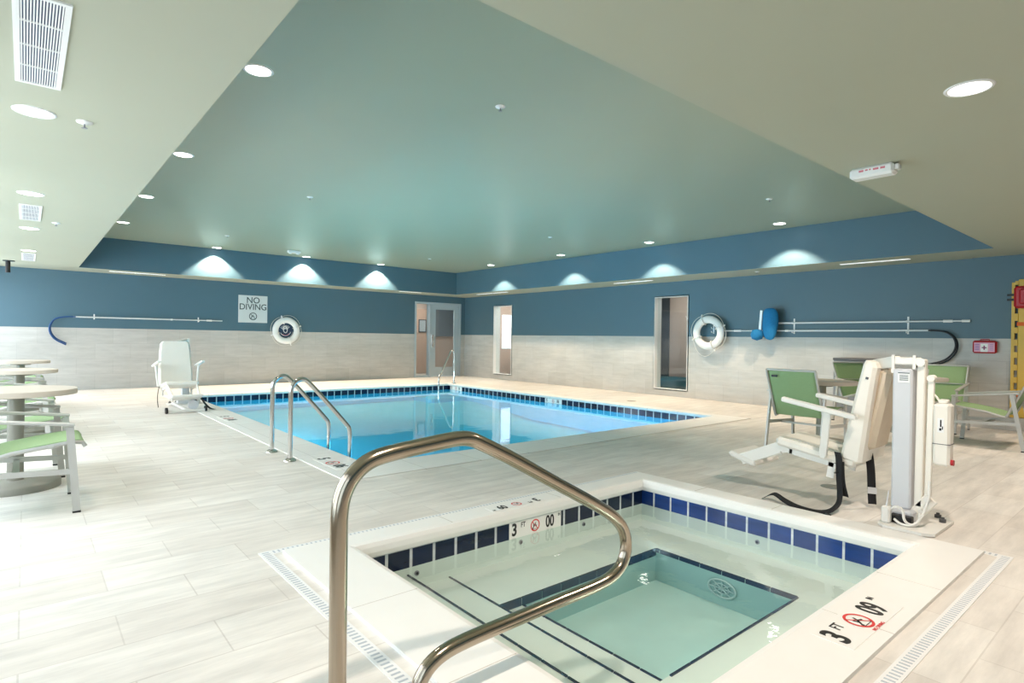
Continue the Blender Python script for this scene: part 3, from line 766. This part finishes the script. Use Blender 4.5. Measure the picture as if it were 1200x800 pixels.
h = MB(); h.box(9.28, YA-.012, .88, 9.36, YA, 1.26, .004); h.tube([(9.32, YA-.01, 1.18), (9.32, YA-.06, 1.18), (9.32, YA-.06, .94), (9.32, YA-.01, .94)], .011, 8); h.build('door_handle', 'chrome', leaf, kind='structure')

# ------------------------------------------------------------------ wall B items
rb = life_ring('life_ring', 'plain white life ring with a hanging rope on the right wall', (XB-.165, 6.28, 1.345), (0, R(-10), R(-90)), False)
def pole(name, label, y0, y1, z, parts, cat='pole'):
    t = thing(name, label, cat, (XB-.075, y0, z), R(-90)); L = y0-y1
    a = MB(); a.tube([(0, 0, 0), (L*.72, 0, 0)], .016, 10); a.tube([(L*.70, 0, 0), (L, 0, 0)], .0125, 10); a.build('tube', 'pole', t)
    a = MB(); a.tube([(L*.885, 0, 0), (L*.925, 0, 0)], .022, 10); a.build('lock_collar', 'white', t)
    a = MB(); a.tube([(L*.965, 0, 0), (L, 0, 0)], .019, 10); a.build('grip', 'white', t)
    return t
sk = pole('skimmer_pole', 'upper white telescopic pole on the right wall with a blue net', 4.93, 2.16, 1.522, 0, 'pool net')
# the blue net bag with its metal frame, hanging at the left end of the upper pole
n = MB(); NB = 26
prof = [(0, .27), (.05, .27), (.10, .245), (.135, .17), (.145, .06), (.14, -.08), (.12, -.20), (.07, -.29), (0, -.31)]
vs = []; K = 18; prof2 = smooth_path([(a, 0, z) for a, z in prof], 2)
for q in prof2:
    for j in range(K):
        an = 2*PI*j/K; k = 1+.06*math.sin(3*an+q.z*12); vs.append((-.10+q.x*math.cos(an)*k, -.12+q.x*.5*math.sin(an)*k, q.z))
n.add(vs, [(i*K+j, i*K+(j+1) % K, (i+1)*K+(j+1) % K, (i+1)*K+j) for i in range(len(prof2)-1) for j in range(K)], True)
n.add([], [])
n.build('net_bag', 'net', sk)
n = MB(); n.lathe([(.0001, .10), (.08, .085), (.115, .0), (.09, -.08), (.0001, -.11)], (-.33, -.14, -.21), 20); n.build('net_tail', 'net', sk)
n = MB(); n.bar((-.285, -.13, -.17), (-.255, -.13, .23), .045, .02, (0, 1, 0)); n.build('net_frame', 'pole', sk)
cr = crook('rescue_hook', 'lower long white pole with a dark looped crook on the right wall', (XB-.075, 2.64, 1.385), (0, 0, R(90)), 3.42,
           [(.02, 0), (-.06, .0), (-.22, -.02), (-.33, -.13), (-.34, -.30), (-.22, -.46), (-.02, -.53), (.20, -.56)], 'darktube')
wall_hook('white double pole bracket beside the blue net', (XB, 4.685, 1.53), R(-90), .2, 'double pole brackets')
wall_hook('white double pole bracket near the right end of the poles', (XB, 2.945, 1.53), R(-90), .2, 'double pole brackets')
wall_hook('white bracket visible through the right wall life ring', (XB, 6.26, 1.45), R(-90), .12, 'double pole brackets')

# first aid kit
t = thing('first_aid_kit', 'small red first aid case with pink and white label on the right wall', 'first aid kit', (XB-.05, 1.985, 1.15), R(-90))
b = MB(); b.box(-.135, -.075, -.09, .135, 0, .09, .02); b.build('case', 'red', t)
b = MB(); b.box(-.115, -.079, -.07, .115, -.074, .06); b.build('label_panel', 'pinkp', t)
b = MB(); b.box(-.04, -.081, -.07, .04, -.078, .045); b.build('centre_label', 'white', t)
b = MB(); b.box(-.008, -.083, -.04, .008, -.081, .02); b.box(-.028, -.083, -.018, .028, -.081, -.002); b.build('cross_mark', 'pinkdk', t) if 'pinkdk' in M else b.build('cross_mark', mat('faded_purple_print', srgb(160, 90, 130), .6), t)
b = MB()
for z in (-.045, -.02, .005, .03): b.box(-.105, -.081, z, -.055, -.079, z+.010); b.box(.06, -.081, z, .10, -.079, z+.006)
b.build('print_lines', mat('lilac_print', srgb(130, 110, 170), .6), t)
b = MB(); b.tube([(-.05, -.04, .085), (-.05, -.04, .105), (.05, -.04, .105), (.05, -.04, .085)], .007, 8); b.build('handle', 'red', t)

# spine board
t = thing('spine_board', 'tall yellow rescue board with slots standing against the right wall', 'rescue board', (XB-.11, 1.70, 0), R(-90))
b = MB(); hts = [.45, .62, .79, .96, 1.13, 1.30, 1.47, 1.66, 1.96]
zz = [.19]
for hc in hts: zz += [hc-.055, hc+.055]
zz.append(2.08)
b.box(0, 0, .19, .035, .045, 2.04); b.box(.068, 0, .19, .385, .045, 2.08, .01); b.box(.43, 0, .19, .46, .045, 2.02)
z0 = .19
for hc in hts+[2.13]:
    b.box(.035, 0, z0, .068, .045, min(hc-.045, 2.06)); b.box(.385, 0, z0, .43, .045, min(hc-.045, 2.06)); z0 = hc+.045
b.build('board', 'yellow', t)
b = MB()
for z in (1.47, .5): b.box(.06, -.006, z-.025, .40, -.001, z+.025)
b.build('strap', 'orange', t)
t = thing('head_immobilizer', 'red padded head block strapped to the top of the yellow board', 'head immobilizer', (XB-.125, 1.68, 1.83), R(-90))
b = MB(); b.box(.02, -.12, -.15, .40, -.0, .15, .03); b.build('pad', 'red', t)
b = MB(); b.box(.08, -.16, -.10, .17, -.115, .11, .02); b.box(.25, -.16, -.10, .34, -.115, .11, .02); b.build('side_block', 'red', t)
b = MB(); b.box(-.055, -.07, .02, .02, -.05, .05); b.box(-.055, -.07, -.045, .02, -.05, -.015); b.box(.18, -.125, -.05, .24, -.119, .05); b.build('strap_end', 'black', t)

# grey lidded bin against the wall behind chairs
t = thing('storage_chest', 'grey metal chest against the right wall behind the green chairs', 'chest', (10.2, 3.52, 0))
b = MB(); b.box(-.16, -.34, .02, .22, .33, .90, .008); b.build('body', 'grey', t)
b = MB(); b.box(-.17, -.35, .90, .23, .34, .94, .008); b.build('lid', 'darkgrey', t)

# ------------------------------------------------------------------ corridor behind the windows and the door
X2, Y2 = 12.4, 16.4
def sheet_(name, m, *p):
    q = MB(); q.quad(*p); q.build(name, m, kind='structure')
sheet_('floor_corridor', 'brown', (XB+.25, 5.2, 0), (X2, 5.2, 0), (X2, YA, 0), (XB+.25, YA, 0))
sheet_('ceiling_corridor', 'peach', (XB+.1, 5.2, 2.6), (X2, 5.2, 2.6), (X2, YA, 2.6), (XB+.1, YA, 2.6))
sheet_('wall_corridor_right', 'peach', (X2, 5.2, 0), (X2, YA, 0), (X2, YA, 2.6), (X2, 5.2, 2.6))
sheet_('wall_corridor_near', 'peach', (XB+.25, 5.2, 0), (X2, 5.2, 0), (X2, 5.2, 2.6), (XB+.1, 5.2, 2.6))
sheet_('wall_corridor_far', 'peach', (XB+.25, YA, 0), (X2, YA, 0), (X2, YA, 2.6), (XB+.1, YA, 2.6))
sheet_('floor_vestibule', 'floor', (7.5, YA+.12, 0), (11.6, YA+.12, 0), (11.6, Y2, 0), (7.5, Y2, 0))
sheet_('ceiling_vestibule', 'peach', (7.5, YA+.14, 2.5), (11.6, YA+.14, 2.5), (11.6, Y2, 2.5), (7.5, Y2, 2.5))
sheet_('wall_vestibule_far', 'peach', (7.5, Y2, 0), (11.6, Y2, 0), (11.6, Y2, 2.5), (7.5, Y2, 2.5))
sheet_('wall_vestibule_left', 'peach', (7.5, YA+.12, 0), (7.5, Y2, 0), (7.5, Y2, 2.5), (7.5, YA+.12, 2.5))
sheet_('wall_vestibule_right', 'peach', (11.6, YA+.12, 0), (11.6, Y2, 0), (11.6, Y2, 2.5), (11.6, YA+.12, 2.5))
g_ = MB(); g_.quad((10.05, Y2-.06, 1.22), (11.3, Y2-.06, 1.22), (11.3, Y2-.06, 2.5), (10.05, Y2-.06, 2.5)); g_.build('wall_vestibule_reflection', mat('grey_blue_reflection', srgb(120, 132, 140), .6), kind='structure')  # upper wall coloured grey-blue to imitate the reflection in the door glass
b = MB(); b.box(X2-.03, 8.62, .02, X2-.001, 9.45, 2.25); b.build('wall_dark_panel', mat('dark_corridor_panel', srgb(70, 74, 78), .3), kind='structure')  # plain dark panel for the dark strip in the window view
b = MB(); b.box(9.30, Y2-.04, .02, 10.15, Y2-.001, 2.1, .004); b.box(9.27, Y2-.03, 0, 9.30, Y2, 2.14); b.build('door_2', 'peachd', kind='structure')
t = thing('picture_frame', 'small dark framed notice seen through the glass beside the far door', 'picture', (9.90, Y2-.05, 1.55))
b = MB(); b.box(-.14, -.01, -.21, .14, .01, .21); b.build('frame', 'darkgrey', t); b = MB(); b.box(-.11, -.013, -.18, .11, -.01, .18); b.build('sheet', 'door', t)
cw = MB(); cw.box(11.98, YA-.03, .85, 12.36, YA-.005, 1.95); o_ = cw.build('window_10', emis('glow_pane', (.72, .86, 1, 1), 1.1), kind='structure')  # added glowing panel, stands in for the bright patch in the far window
t = thing('round_ottoman', 'round teal upholstered seat behind the taller right wall window', 'ottoman', (11.55, 8.0, 0))
b = MB(); b.lathe([(.5, .0), (.52, .05), (.52, .26), (.48, .32), (.0001, .33)], n=40); b.build('cushion', 'teal', t)
t = thing('low_table', 'dark low table behind the taller right wall window', 'table', (11.9, 7.2, 0))
b = MB(); b.cyl((0, 0, .38), .34, .03, 32); b.build('tabletop', 'brown', t); b = MB(); b.cyl((0, 0, 0), .03, .38, 12); b.build('pedestal', 'brown', t)

# ------------------------------------------------------------------ furniture: tables and chairs
def make_table(label, x, y, r=.37, g=None):
    t = thing('cafe_table', label, 'table', (x, y, 0), 0, g)
    a = MB(); a.lathe([(.0001, .70), (r-.004, .70), (r, .703), (r, .703), (r, .739), (r, .739), (r-.003, .742), (r-.003, .742), (.0001, .742)], n=56); a.build('tabletop', 'top', t)
    a = MB(); a.cyl((0, 0, .06), .05, .64, 28); a.cyl((0, 0, .675), .12, .024, 28); a.build('column', 'tmetal', t)
    a = MB(); a.lathe([(r*.74, 0), (r*.74, .045), (r*.72, .055), (.075, .066), (.0001, .066)], n=48); a.build('base', 'tmetal', t)
    return t
def make_chair(label, g):
    t = thing('patio_armchair', label, 'chair', (0, 0, 0), 0, g)
    W = .285
    for s in (-1, 1):
        x = s*W
        a = MB(); a.bar((x, .285, .56), (x, .325, .012), .020, .042, (0, 1, 0)); a.cur = 1; a.box(x-.011, .303, 0, x+.011, .347, .012); a.build('front_leg', ['frame', 'black'], t)
        a = MB(); a.bar((x, -.235, .63), (x, -.345, .012), .020, .038, (0, 1, 0)); a.cur = 1; a.box(x-.011, -.365, 0, x+.011, -.325, .012); a.build('rear_leg', ['frame', 'black'], t)
        a = MB(); a.bar((x, .31, .572), (x, -.30, .645), .044, .020, (0, 0, 1), .004); a.build('armrest', 'frame', t)
        a = MB(); a.bar((x, .305, .27), (x, -.29, .30), .016, .034, (0, 0, 1)); a.build('side_stretcher', 'frame', t)
    a = MB(); a.bar((-W, .02, .275), (W, .02, .275), .034, .018); a.build('cross_rail', 'frame', t)
    a = MB(); a.bar((-W, -.285, .632), (W, -.285, .632), .016, .012); a.build('rear_rail', 'frame', t)
    # seat and back side rails
    q = .255
    seatp = [(.37, .435), (.355, .462), (.30, .468), (.0, .425), (-.14, .385), (-.185, .378)]
    backp = [(-.185, .378), (-.21, .43), (-.40, .86), (-.405, .88)]
    a = MB()
    for s in (-1, 1):
        a.tube([(s*q, y, z-.012) for y, z in seatp], .013, 8); a.tube([(s*q, y-.005, z) for y, z in backp], .013, 8)
        a.bar((s*(q-.0), .19, .435), (s*W, .19, .435), .03, .016); a.bar((s*q, -.265, .56), (s*W, -.265, .63), .016, .03)
    a.tube([(-q, -.405, .878), (q, -.405, .878)], .012, 8); a.build('sling_frame', 'frame', t)
    def sheet(p, sag, name):
        m_ = MB(); n = 10; pts = smooth_path([(0, y, z) for y, z in p], 2); vs = []
        for k, pt in enumerate(pts):
            for i in range(n+1):
                u = -1+2*i/n; d = sag*(1-u*u)*math.sin(PI*k/(len(pts)-1)); vs.append((u*q*.985, pt.y-d*.3, pt.z-d))
        m_.add(vs, [(k*(n+1)+i, k*(n+1)+i+1, (k+1)*(n+1)+i+1, (k+1)*(n+1)+i) for k in range(len(pts)-1) for i in range(n)], True)
        o = m_.build(name, 'sling', t); sd = o.modifiers.new('solid', 'SOLIDIFY'); sd.thickness = .004; return o
    sheet(seatp, .012, 'seat_sling'); bk = sheet(backp, .004, 'back_sling')
    a = MB(); a.box(-q+.05, -.404, .80, -q+.11, -.392, .822); a.build('care_tag', 'black', bk)
    return t
GL = 'green sling armchairs along the window side'; GR = 'green sling armchairs at the right wall tables'
ch = make_chair('silver armchair with green sling nearest the camera at the left edge', GL)
ch.location = (-.06, 4.99, 0); ch.rotation_euler = (0, 0, R(-90))
for lb, loc, rz in (('green sling armchair directly behind the nearest left table', (-.10, 6.19, 0), -88),
                    ('green sling armchair just in front of the second left table', (-.12, 7.95, 0), -92),
                    ('green sling armchair just behind the second left table', (-.12, 9.30, 0), -88),
                    ('green sling armchair in front of the farthest left table', (-.14, 10.75, 0), -90),
                    ('green sling armchair behind the farthest left table', (-.14, 12.05, 0), -90)):
    dup(ch, label=lb, loc=loc, rz=R(rz))
for lb, loc, rz in (('green armchair with its back to the camera left of the near pool lift', (6.60, 2.80, 0), -90),
                    ('green armchair turned to the camera beside the grey chest', (9.52, 3.18, 0), 148),
                    ('green armchair glimpsed between the near lift seat and its mast', (7.76, 2.33, 0), 92),
                    ('shaded green armchair against the right wall beneath the dark crook', (9.68, 2.36, 0), 90),
                    ('silver armchair in side view at the right edge by the yellow board', (8.70, 1.60, 0), 0)):
    c = dup(ch, label=lb, loc=loc, rz=R(rz)); c['group'] = GR
make_table('round taupe table nearest the camera on the left', -.05, 5.70, .37, 'round tables along the windows')
make_table('round pale table second from the camera on the left', -.05, 8.68, .35, 'round tables along the windows')
make_table('farthest round taupe table on the left', -.05, 11.4, .35, 'round tables along the windows')
make_table('round taupe table between the two green chairs left of the pool lift', 7.08, 2.84, .37, 'round tables by the right wall')
make_table('round taupe table mostly hidden behind the pool lift mast', 9.0, 2.45, .37, 'round tables by the right wall')

# ------------------------------------------------------------------ pool lift
def make_lift(label, loc, rz):
    t = thing('pool_lift', label, 'pool lift', loc, rz)      # origin at the mast foot, seat faces +y
    T = Matrix.Translation
    a = MB()   # base plate
    pts = [(-.27, -.15), (-.23, -.21), (.19, -.21), (.25, -.16), (.25, .07), (.19, .10), (-.22, .10), (-.27, .06)]
    n = len(pts); vs = [(x, y, .004) for x, y in pts]+[(x, y, .022) for x, y in pts]
    a.add(vs, [tuple(range(n))[::-1], tuple(range(n, 2*n))]+[(i, (i+1) % n, n+(i+1) % n, n+i) for i in range(n)])
    a.build('base_plate', 'lift', t)
    a = MB()
    for x, y in ((.10, -.17), (.20, -.12), (.18, .07)):
        a.cyl((x, y, .022), .02, .02, 6); a.cyl((x, y, .042), .010, .012, 10)
    a.build('anchor_bolt', 'darkgrey', t)
    a = MB(); a.box(-.12, -.06, .02, .12, .09, .095, .01); a.build('foot_block', 'liftb', t)
    a = MB(); a.box(-.17, -.07, .023, -.118, .05, .075, .004); a.build('foot_pad', 'black', t)
    a = MB(); a.box(-.05, -.030, .095, .06, .082, 1.01, .010); m = a.build('mast', 'liftb', t)
    a = MB(); a.box(-.053, -.015, .92, -.0505, .05, .985); a.build('instruction_label', 'white', m)
    a = MB()
    for z in (.945, .955, .965, .975): a.box(-.0545, -.008, z-.01, -.053, .042, z-.006)
    a.box(-.0545, -.015, .98, -.053, .05, .986); a.build('label_print', 'inkg', m)
    # beige lifting arms on the camera side: two flat plates joined by a pivot
    a = MB(); a.bar((0, -.072, 1.075), (0, -.065, .12), .06, .045, (0, 1, 0), .006); a.build('lift_arm', 'liftp', t)
    a = MB(); a.bar((-.01, -.125, .95), (-.01, -.115, .16), .028, .034, (0, 1, 0), .004); a.cyl((-.035, -.125, .955), .022, .06, 16, 'x'); a.build('actuator_rod', 'liftp', t)
    a = MB(); a.bar((-.02, -.03, .04), (-.02, -.14, .19), .02, .08, (0, 1, 0), .006); a.build('lower_bracket', 'liftp', t)
    for y, z, r in ((-.072, 1.055, .026), (-.12, .18, .018), (-.085, .10, .014), (-.06, .05, .024)): a = MB(); a.cyl((-.05, y, z), r, .012, 20, 'x'); a.build('pivot_cap', 'lift', t)
    # head beam to the seat
    a = MB(); a.box(-.04, -.06, 1.035, .04, .10, 1.085, .008); a.box(-.045, -.045, 1.01, -.03, -.028, 1.10); a.box(-.045, .075, .98, -.03, .092, 1.10); a.bar((0, .07, 1.055), (.19, .26, 1.02), .05, .075, (0, 0, 1), .006); a.build('head_beam', 'lift', t)
    # battery box
    a = MB(); a.box(-.055, -.235, .41, .045, -.145, .80, .014); bx = a.build('battery_box', 'liftp', t)
    a = MB(); a.box(-.056, -.236, .545, .046, -.144, .549); a.build('box_seam', 'darkgrey', bx)
    a = MB(); a.box(-.0565, -.205, .62, -.0545, -.170, .71); a.build('box_label', 'white', bx)
    a = MB(); a.box(-.0575, -.192, .655, -.0565, -.184, .70); a.box(-.0575, -.192, .632, -.0565, -.180, .648); a.box(-.0575, -.200, .64, -.0565, -.194, .66); a.build('box_print', 'ink', bx)
    a = MB(); a.box(-.03, -.215, .80, .03, -.165, .825, .006); a.tube([(0, -.165, .815), (0, -.14, .85), (0, -.11, .84)], .007, 8); a.build('box_handle', 'liftp', bx)
    a = MB(); a.cyl((-.02, -.251, .435), .018, .016, 20, 'y'); a.build('stop_button', 'red', bx)
    # handset with coiled cord
    a = MB(); a.box(-.22, .035, .022, -.175, .085, .13, .010); hs = a.build('handset', 'lift', t)
    a = MB(); a.tube([(-.195, .06, .13), (-.19, .05, .23)], [.006, .003], 8); a.build('handset_cord', 'liftb', hs)
    a = MB(); a.tube(smooth_path([(-.18, .02, .05), (-.20, -.02, .03), (-.19, -.08, .03), (-.15, -.12, .08), (-.08, -.14, .20), (-.04, -.13, .30)], 3), .008, 8)
    a.tube(smooth_path([(-.19, .07, .06), (-.20, .02, .14), (-.19, -.03, .13), (-.20, -.04, .04), (-.17, -.11, .035), (-.12, -.10, .10)], 3), .008, 8); a.build('cable', 'lift', t)
    # ---- seat, tilted back by 9 degrees about its rear edge
    S = T((.20, .35, .315)) @ Matrix.Rotation(R(9), 4, 'X')
    w = .23
    a = MB(); a.box(-w, -.04, -.015, w, .53, .055, .020, S); a.build('seat_pan', 'liftp', t)
    a = MB(); a.box(-w+.06, .06, .053, w-.06, .44, .060, .003, S); a.build('seat_pad', 'liftp', t)
    # backrest: tapering shell
    Bk = T((.20, .415, .335)) @ Matrix.Rotation(R(11), 4, 'X')
    a = MB(); prof = [(0, .20, .10), (.04, .235, .14), (.20, .235, .13), (.55, .22, .10), (.70, .205, .09), (.735, .175, .06)]
    vs = []
    for z, hw, th in prof:
        b_ = .022
        ring = [(-hw, b_), (-hw+b_, 0), (hw-b_, 0), (hw, b_), (hw, th-b_), (hw-b_, th), (-hw+b_, th), (-hw, th-b_)]
        vs += [(x, -y, z) for x, y in ring]
    k = len(prof); fs = [(i*8+j, i*8+(j+1) % 8, (i+1)*8+(j+1) % 8, (i+1)*8+j) for i in range(k-1) for j in range(8)]
    fs += [tuple(range(8)), tuple(range((k-1)*8, k*8))[::-1]]
    a.add(vs, fs, False, Bk); br = a.build('backrest', 'liftp', t)
    a = MB(); a.box(-.15, -.17, .12, .15, -.09, .70, .03, Bk); a.build('back_cover', 'tan', br)
    a = MB()
    for z in (.62,): a.add(*disc((-.237+.03, -.05, z), .009)) if False else a.box(-.222, -.06, z-.008, -.208, -.044, z+.008, 0, Bk)
    a.build('back_bolt', 'darkgrey', br)
    # armrests with posts
    for s in (-1, 1):
        A = MB(); A.bar(S @ Vector((s*.30, -.02, .355)), S @ Vector((s*.30, .50, .36)), .05, .036, (0, 0, 1), .008); A.build('armrest', 'lift', t)
        A = MB(); A.bar(S @ Vector((s*.27, .16, .02)), S @ Vector((s*.30, .17, .345)), .022, .05, (0, 1, 0), .004); A.bar(S @ Vector((s*.215, .16, .02)), S @ Vector((s*.28, .16, .02)), .03, .02); A.build('armrest_post', 'lift', t)
        A = MB(); A.bar(S @ Vector((s*.20, .40, -.01)), S @ Vector((s*.20, .52, -.02)), .022, .075, (0, 0, 1)); A.bar(S @ Vector((s*.20, .50, -.03)), (.20+s*.18, 1.17, .215), .022, .09, (0, 0, 1), .006); A.build('footrest_arm', 'lift', t)
        A = MB(); A.bar(S @ Vector((s*.20, .42, -.025)), S @ Vector((s*.20, .10, -.025)), .022, .05, (0, 0, 1)); A.bar(S @ Vector((s*.20, .11, -.02)), S @ Vector((s*.20, .11, -.13)), .022, .05, (0, 1, 0)); A.build('seat_bracket', 'lift', t)
    a = MB(); a.bar((.20, 1.04, .195), (.20, 1.27, .26), .42, .045, (0, 0, 1), .016); a.build('footrest', 'lift', t)
    # straps
    def ribbon(pts, side, w_, name, m_, parent=t):
        P = smooth_path(pts, 3); q = MB(); vs = []
        sds = [Vector(s_) for s_ in side]; L = len(P)
        for i, p in enumerate(P):
            f_ = i/(L-1)*(len(sds)-1); j = min(int(f_), len(sds)-2); d_ = sds[j].lerp(sds[j+1], f_-j).normalized()*w_/2
            vs += [p-d_, p+d_]
        q.add(vs, [(2*i, 2*i+1, 2*i+3, 2*i+2) for i in range(L-1)], True)
        o = q.build(name, m_, parent); sd = o.modifiers.new('s', 'SOLIDIFY'); sd.thickness = .004; return o
    return t, ribbon
lift1, rib = make_lift('cream pool lift with a tilted seat beside the spa, its mast at the spa corner', (4.46, 1.24, 0), 0)
# straps of the near lift (local coordinates of the lift)
L0 = Vector((4.46, 1.24, 0))
loc = lambda x, y, z: tuple(Vector((x, y, z))-L0)
s1 = rib([loc(4.42, 1.66, .40), loc(4.40, 1.64, .36), loc(4.39, 1.635, .22), loc(4.40, 1.63, .12), loc(4.30, 1.60, .055), loc(4.18, 1.64, .012), loc(4.17, 1.80, .012), loc(4.20, 1.92, .03), loc(4.24, 2.0, .055), loc(4.27, 2.05, .05), loc(4.235, 2.10, .01)],
         [(.3, 1, 0), (.3, 1, 0), (.5, 1, 0), (.9, .6, .3), (1, .1, .5), (1, .1, .2), (1, 0, 0)], .05, 'seat_strap', 'strap')
s1b = rib([loc(4.41, 1.63, .34), loc(4.40, 1.62, .2), loc(4.42, 1.60, .095)], [(.3, 1, 0), (.4, 1, 0)], .045, 'seat_strap', 'strap')
s2 = rib([loc(4.62, 1.53, .42), loc(4.62, 1.51, .3), loc(4.625, 1.505, .15), loc(4.63, 1.50, .03)], [(-.6, 1, 0), (-.6, 1, 0)], .052, 'seat_strap', 'strap')
b = MB(); b.box(*loc(4.585, 1.475, .105), *loc(4.665, 1.54, .145)); b = MB()
b.bar(loc(4.625, 1.502, .105), loc(4.626, 1.502, .150), .010, .056, (-.6, 1, 0)); b.build('strap_patch', 'strapw', s2)
b = MB(); b.box(*loc(4.12, 1.595, .0), *loc(4.17, 1.635, .022), .006); b.build('strap_buckle', 'black', s1)
b = MB(); b.tube([loc(4.36, 1.655, .262), loc(4.43, 1.63, .262)], .006, 8); b.build('strap_ring', 'chrome', s1)

lift2, rib2 = make_lift('white pool lift with its seat facing the camera, at the far left pool corner', (2.05, 10.92, 0), R(180))
for (x, y) in ((-.02, .95), (.42, .95)):
    b = MB(); b.cyl((x, .62, .045), .045, .03, 20, 'x'); 
rib = rib2
a = MB(); a.bar((-.05, 1.18, .03), (.44, 1.18, .03), .05, .04, (0, 0, 1), .006); a.bar((.19, .10, .04), (.19, 1.18, .04), .05, .04, (0, 0, 1), .006); a.build('transport_frame', 'lift', lift2)
for x in (-.06, .46): a = MB(); a.cyl((x-.015, 1.18, .045), .045, .03, 20, 'x'); a.build('caster_wheel', 'black', lift2)
a = MB(); a.cyl((.10, 1.10, .11), .07, .05, 20, 'y'); a.build('motor_housing', 'liftb', lift2)
s = rib2([(.43, .40, .36), (.46, .45, .25), (.47, .50, .12), (.46, .52, .03)], [(.3, 1, 0), (.3, 1, 0)], .05, 'seat_strap', 'strap')
s = rib2([(-.02, .85, .30), (-.06, .95, .15), (-.14, 1.05, .03), (-.20, 1.10, .02)], [(.3, 1, 0), (1, .3, 0)], .05, 'seat_strap', 'strap')

# ------------------------------------------------------------------ small floor items
def disc_lid(label, x, y, r=.085):
    t = thing('floor_drain', label, 'floor drain', (x, y, 0)); a = MB(); a.lathe([(.0001, .004), (r*.8, .004), (r*.82, .002), (r*.88, .004), (r, .003), (r, 0)], n=32); a.build('cover', 'tmetal', t)
disc_lid('round grey lid set in the deck below the lift straps', 5.05, 1.93)
disc_lid('small round lid in the deck between the pool and the right wall', 9.0, 7.1, .09)

# ------------------------------------------------------------------ lights and world
def area(name, loc, rot, sx, sy, power, color):
    l = bpy.data.lights.new(name, 'AREA'); l.shape = 'RECTANGLE'; l.size = sx; l.size_y = sy; l.energy = power; l.color = color
    o = bpy.data.objects.new(name, l); col.objects.link(o); o.location = loc; o.rotation_euler = rot; return o
for (a, b_), pw in zip(bays, (10, 24, 84, 100, 90, 84, 110)):
    area('daylight', (XLW-.3, (a+b_)/2, 1.35), (0, R(-90+22), 0), 1.95, 1.9, pw, (.90, .93, 1.0))
area('underwater_fill', (2.8, WY0+.015, -.44), (R(90), 0, R(180)), .5, .12, 1, (.95, 1, .98))  # added fill to brighten the spa well
area('underwater_fill', (2.6, SI[1]+.015, -.26), (R(90), 0, R(180)), 1.0, .06, 4, (.95, 1, .97))  # added fill along the hidden near wall to lighten the spa benches
for x, p in ((3.6, 175), (5.4, 175), (7.2, 160)): area('underwater_fill', (x, PI_[1]+.02, -.36), (R(90), 0, R(180)), .5, .2, p, (.75, .95, 1))  # added fill on the hidden near wall for a brighter cyan pool
for y in (6.5, 9.5): area('underwater_fill', (PI_[0]+.02, y, -.34), (0, R(-90), 0), .2, .5, 110, (.75, .95, 1))  # more added pool fill, on the hidden left wall
area('corridor_fill', (11.5, 12.0, 2.55), (0, 0, 0), .6, 2.5, 45, (1, .93, .85))
area('corridor_fill', (11.9, 13.2, 2.5), (R(40), 0, 0), .5, .5, 40, (1, .93, .85))  # extra light added to brighten the corridor end behind the far window
area('corridor_fill', (11.5, 7.5, 2.55), (0, 0, 0), .6, 2.0, 30, (1, .93, .85))
area('vestibule_lamp', (9.3, 15.6, 2.45), (0, 0, 0), 1.2, .5, 28, (1, .92, .85))
wd = bpy.data.worlds.new('world'); sc.world = wd; wd.use_nodes = True
wd.node_tree.nodes['Background'].inputs[0].default_value = (.75, .88, 1, 1); wd.node_tree.nodes['Background'].inputs[1].default_value = 2.0

# ------------------------------------------------------------------ camera
f_px, yaw, pit, rol = 679.66, R(50.0), R(-.261), R(.812)
F = Vector((math.cos(yaw)*math.cos(pit), math.sin(yaw)*math.cos(pit), math.sin(pit)))
rt = Vector((math.sin(yaw), -math.cos(yaw), 0)); up = rt.cross(F)
Rv = rt*math.cos(rol)+up*math.sin(rol); Uv = up*math.cos(rol)-rt*math.sin(rol)
cam = bpy.data.cameras.new('camera'); cam.sensor_width = 36; cam.sensor_fit = 'HORIZONTAL'; cam.lens = f_px/1200*36; cam.clip_start = .05
co_ = bpy.data.objects.new('camera', cam); col.objects.link(co_)
co_.matrix_world = Matrix(((Rv[0], Uv[0], -F[0], 0), (Rv[1], Uv[1], -F[1], 0), (Rv[2], Uv[2], -F[2], 1.17), (0, 0, 0, 1)))
sc.camera = co_
sc.view_settings.view_transform = 'Standard'; sc.view_settings.look = 'None'; sc.view_settings.exposure = 0; sc.view_settings.gamma = 1
sc.cycles.use_denoising = True
sc.cycles.max_bounces = 10; sc.cycles.diffuse_bounces = 5; sc.cycles.glossy_bounces = 4; sc.cycles.transparent_max_bounces = 12
sc.cycles.sample_clamp_indirect = 6
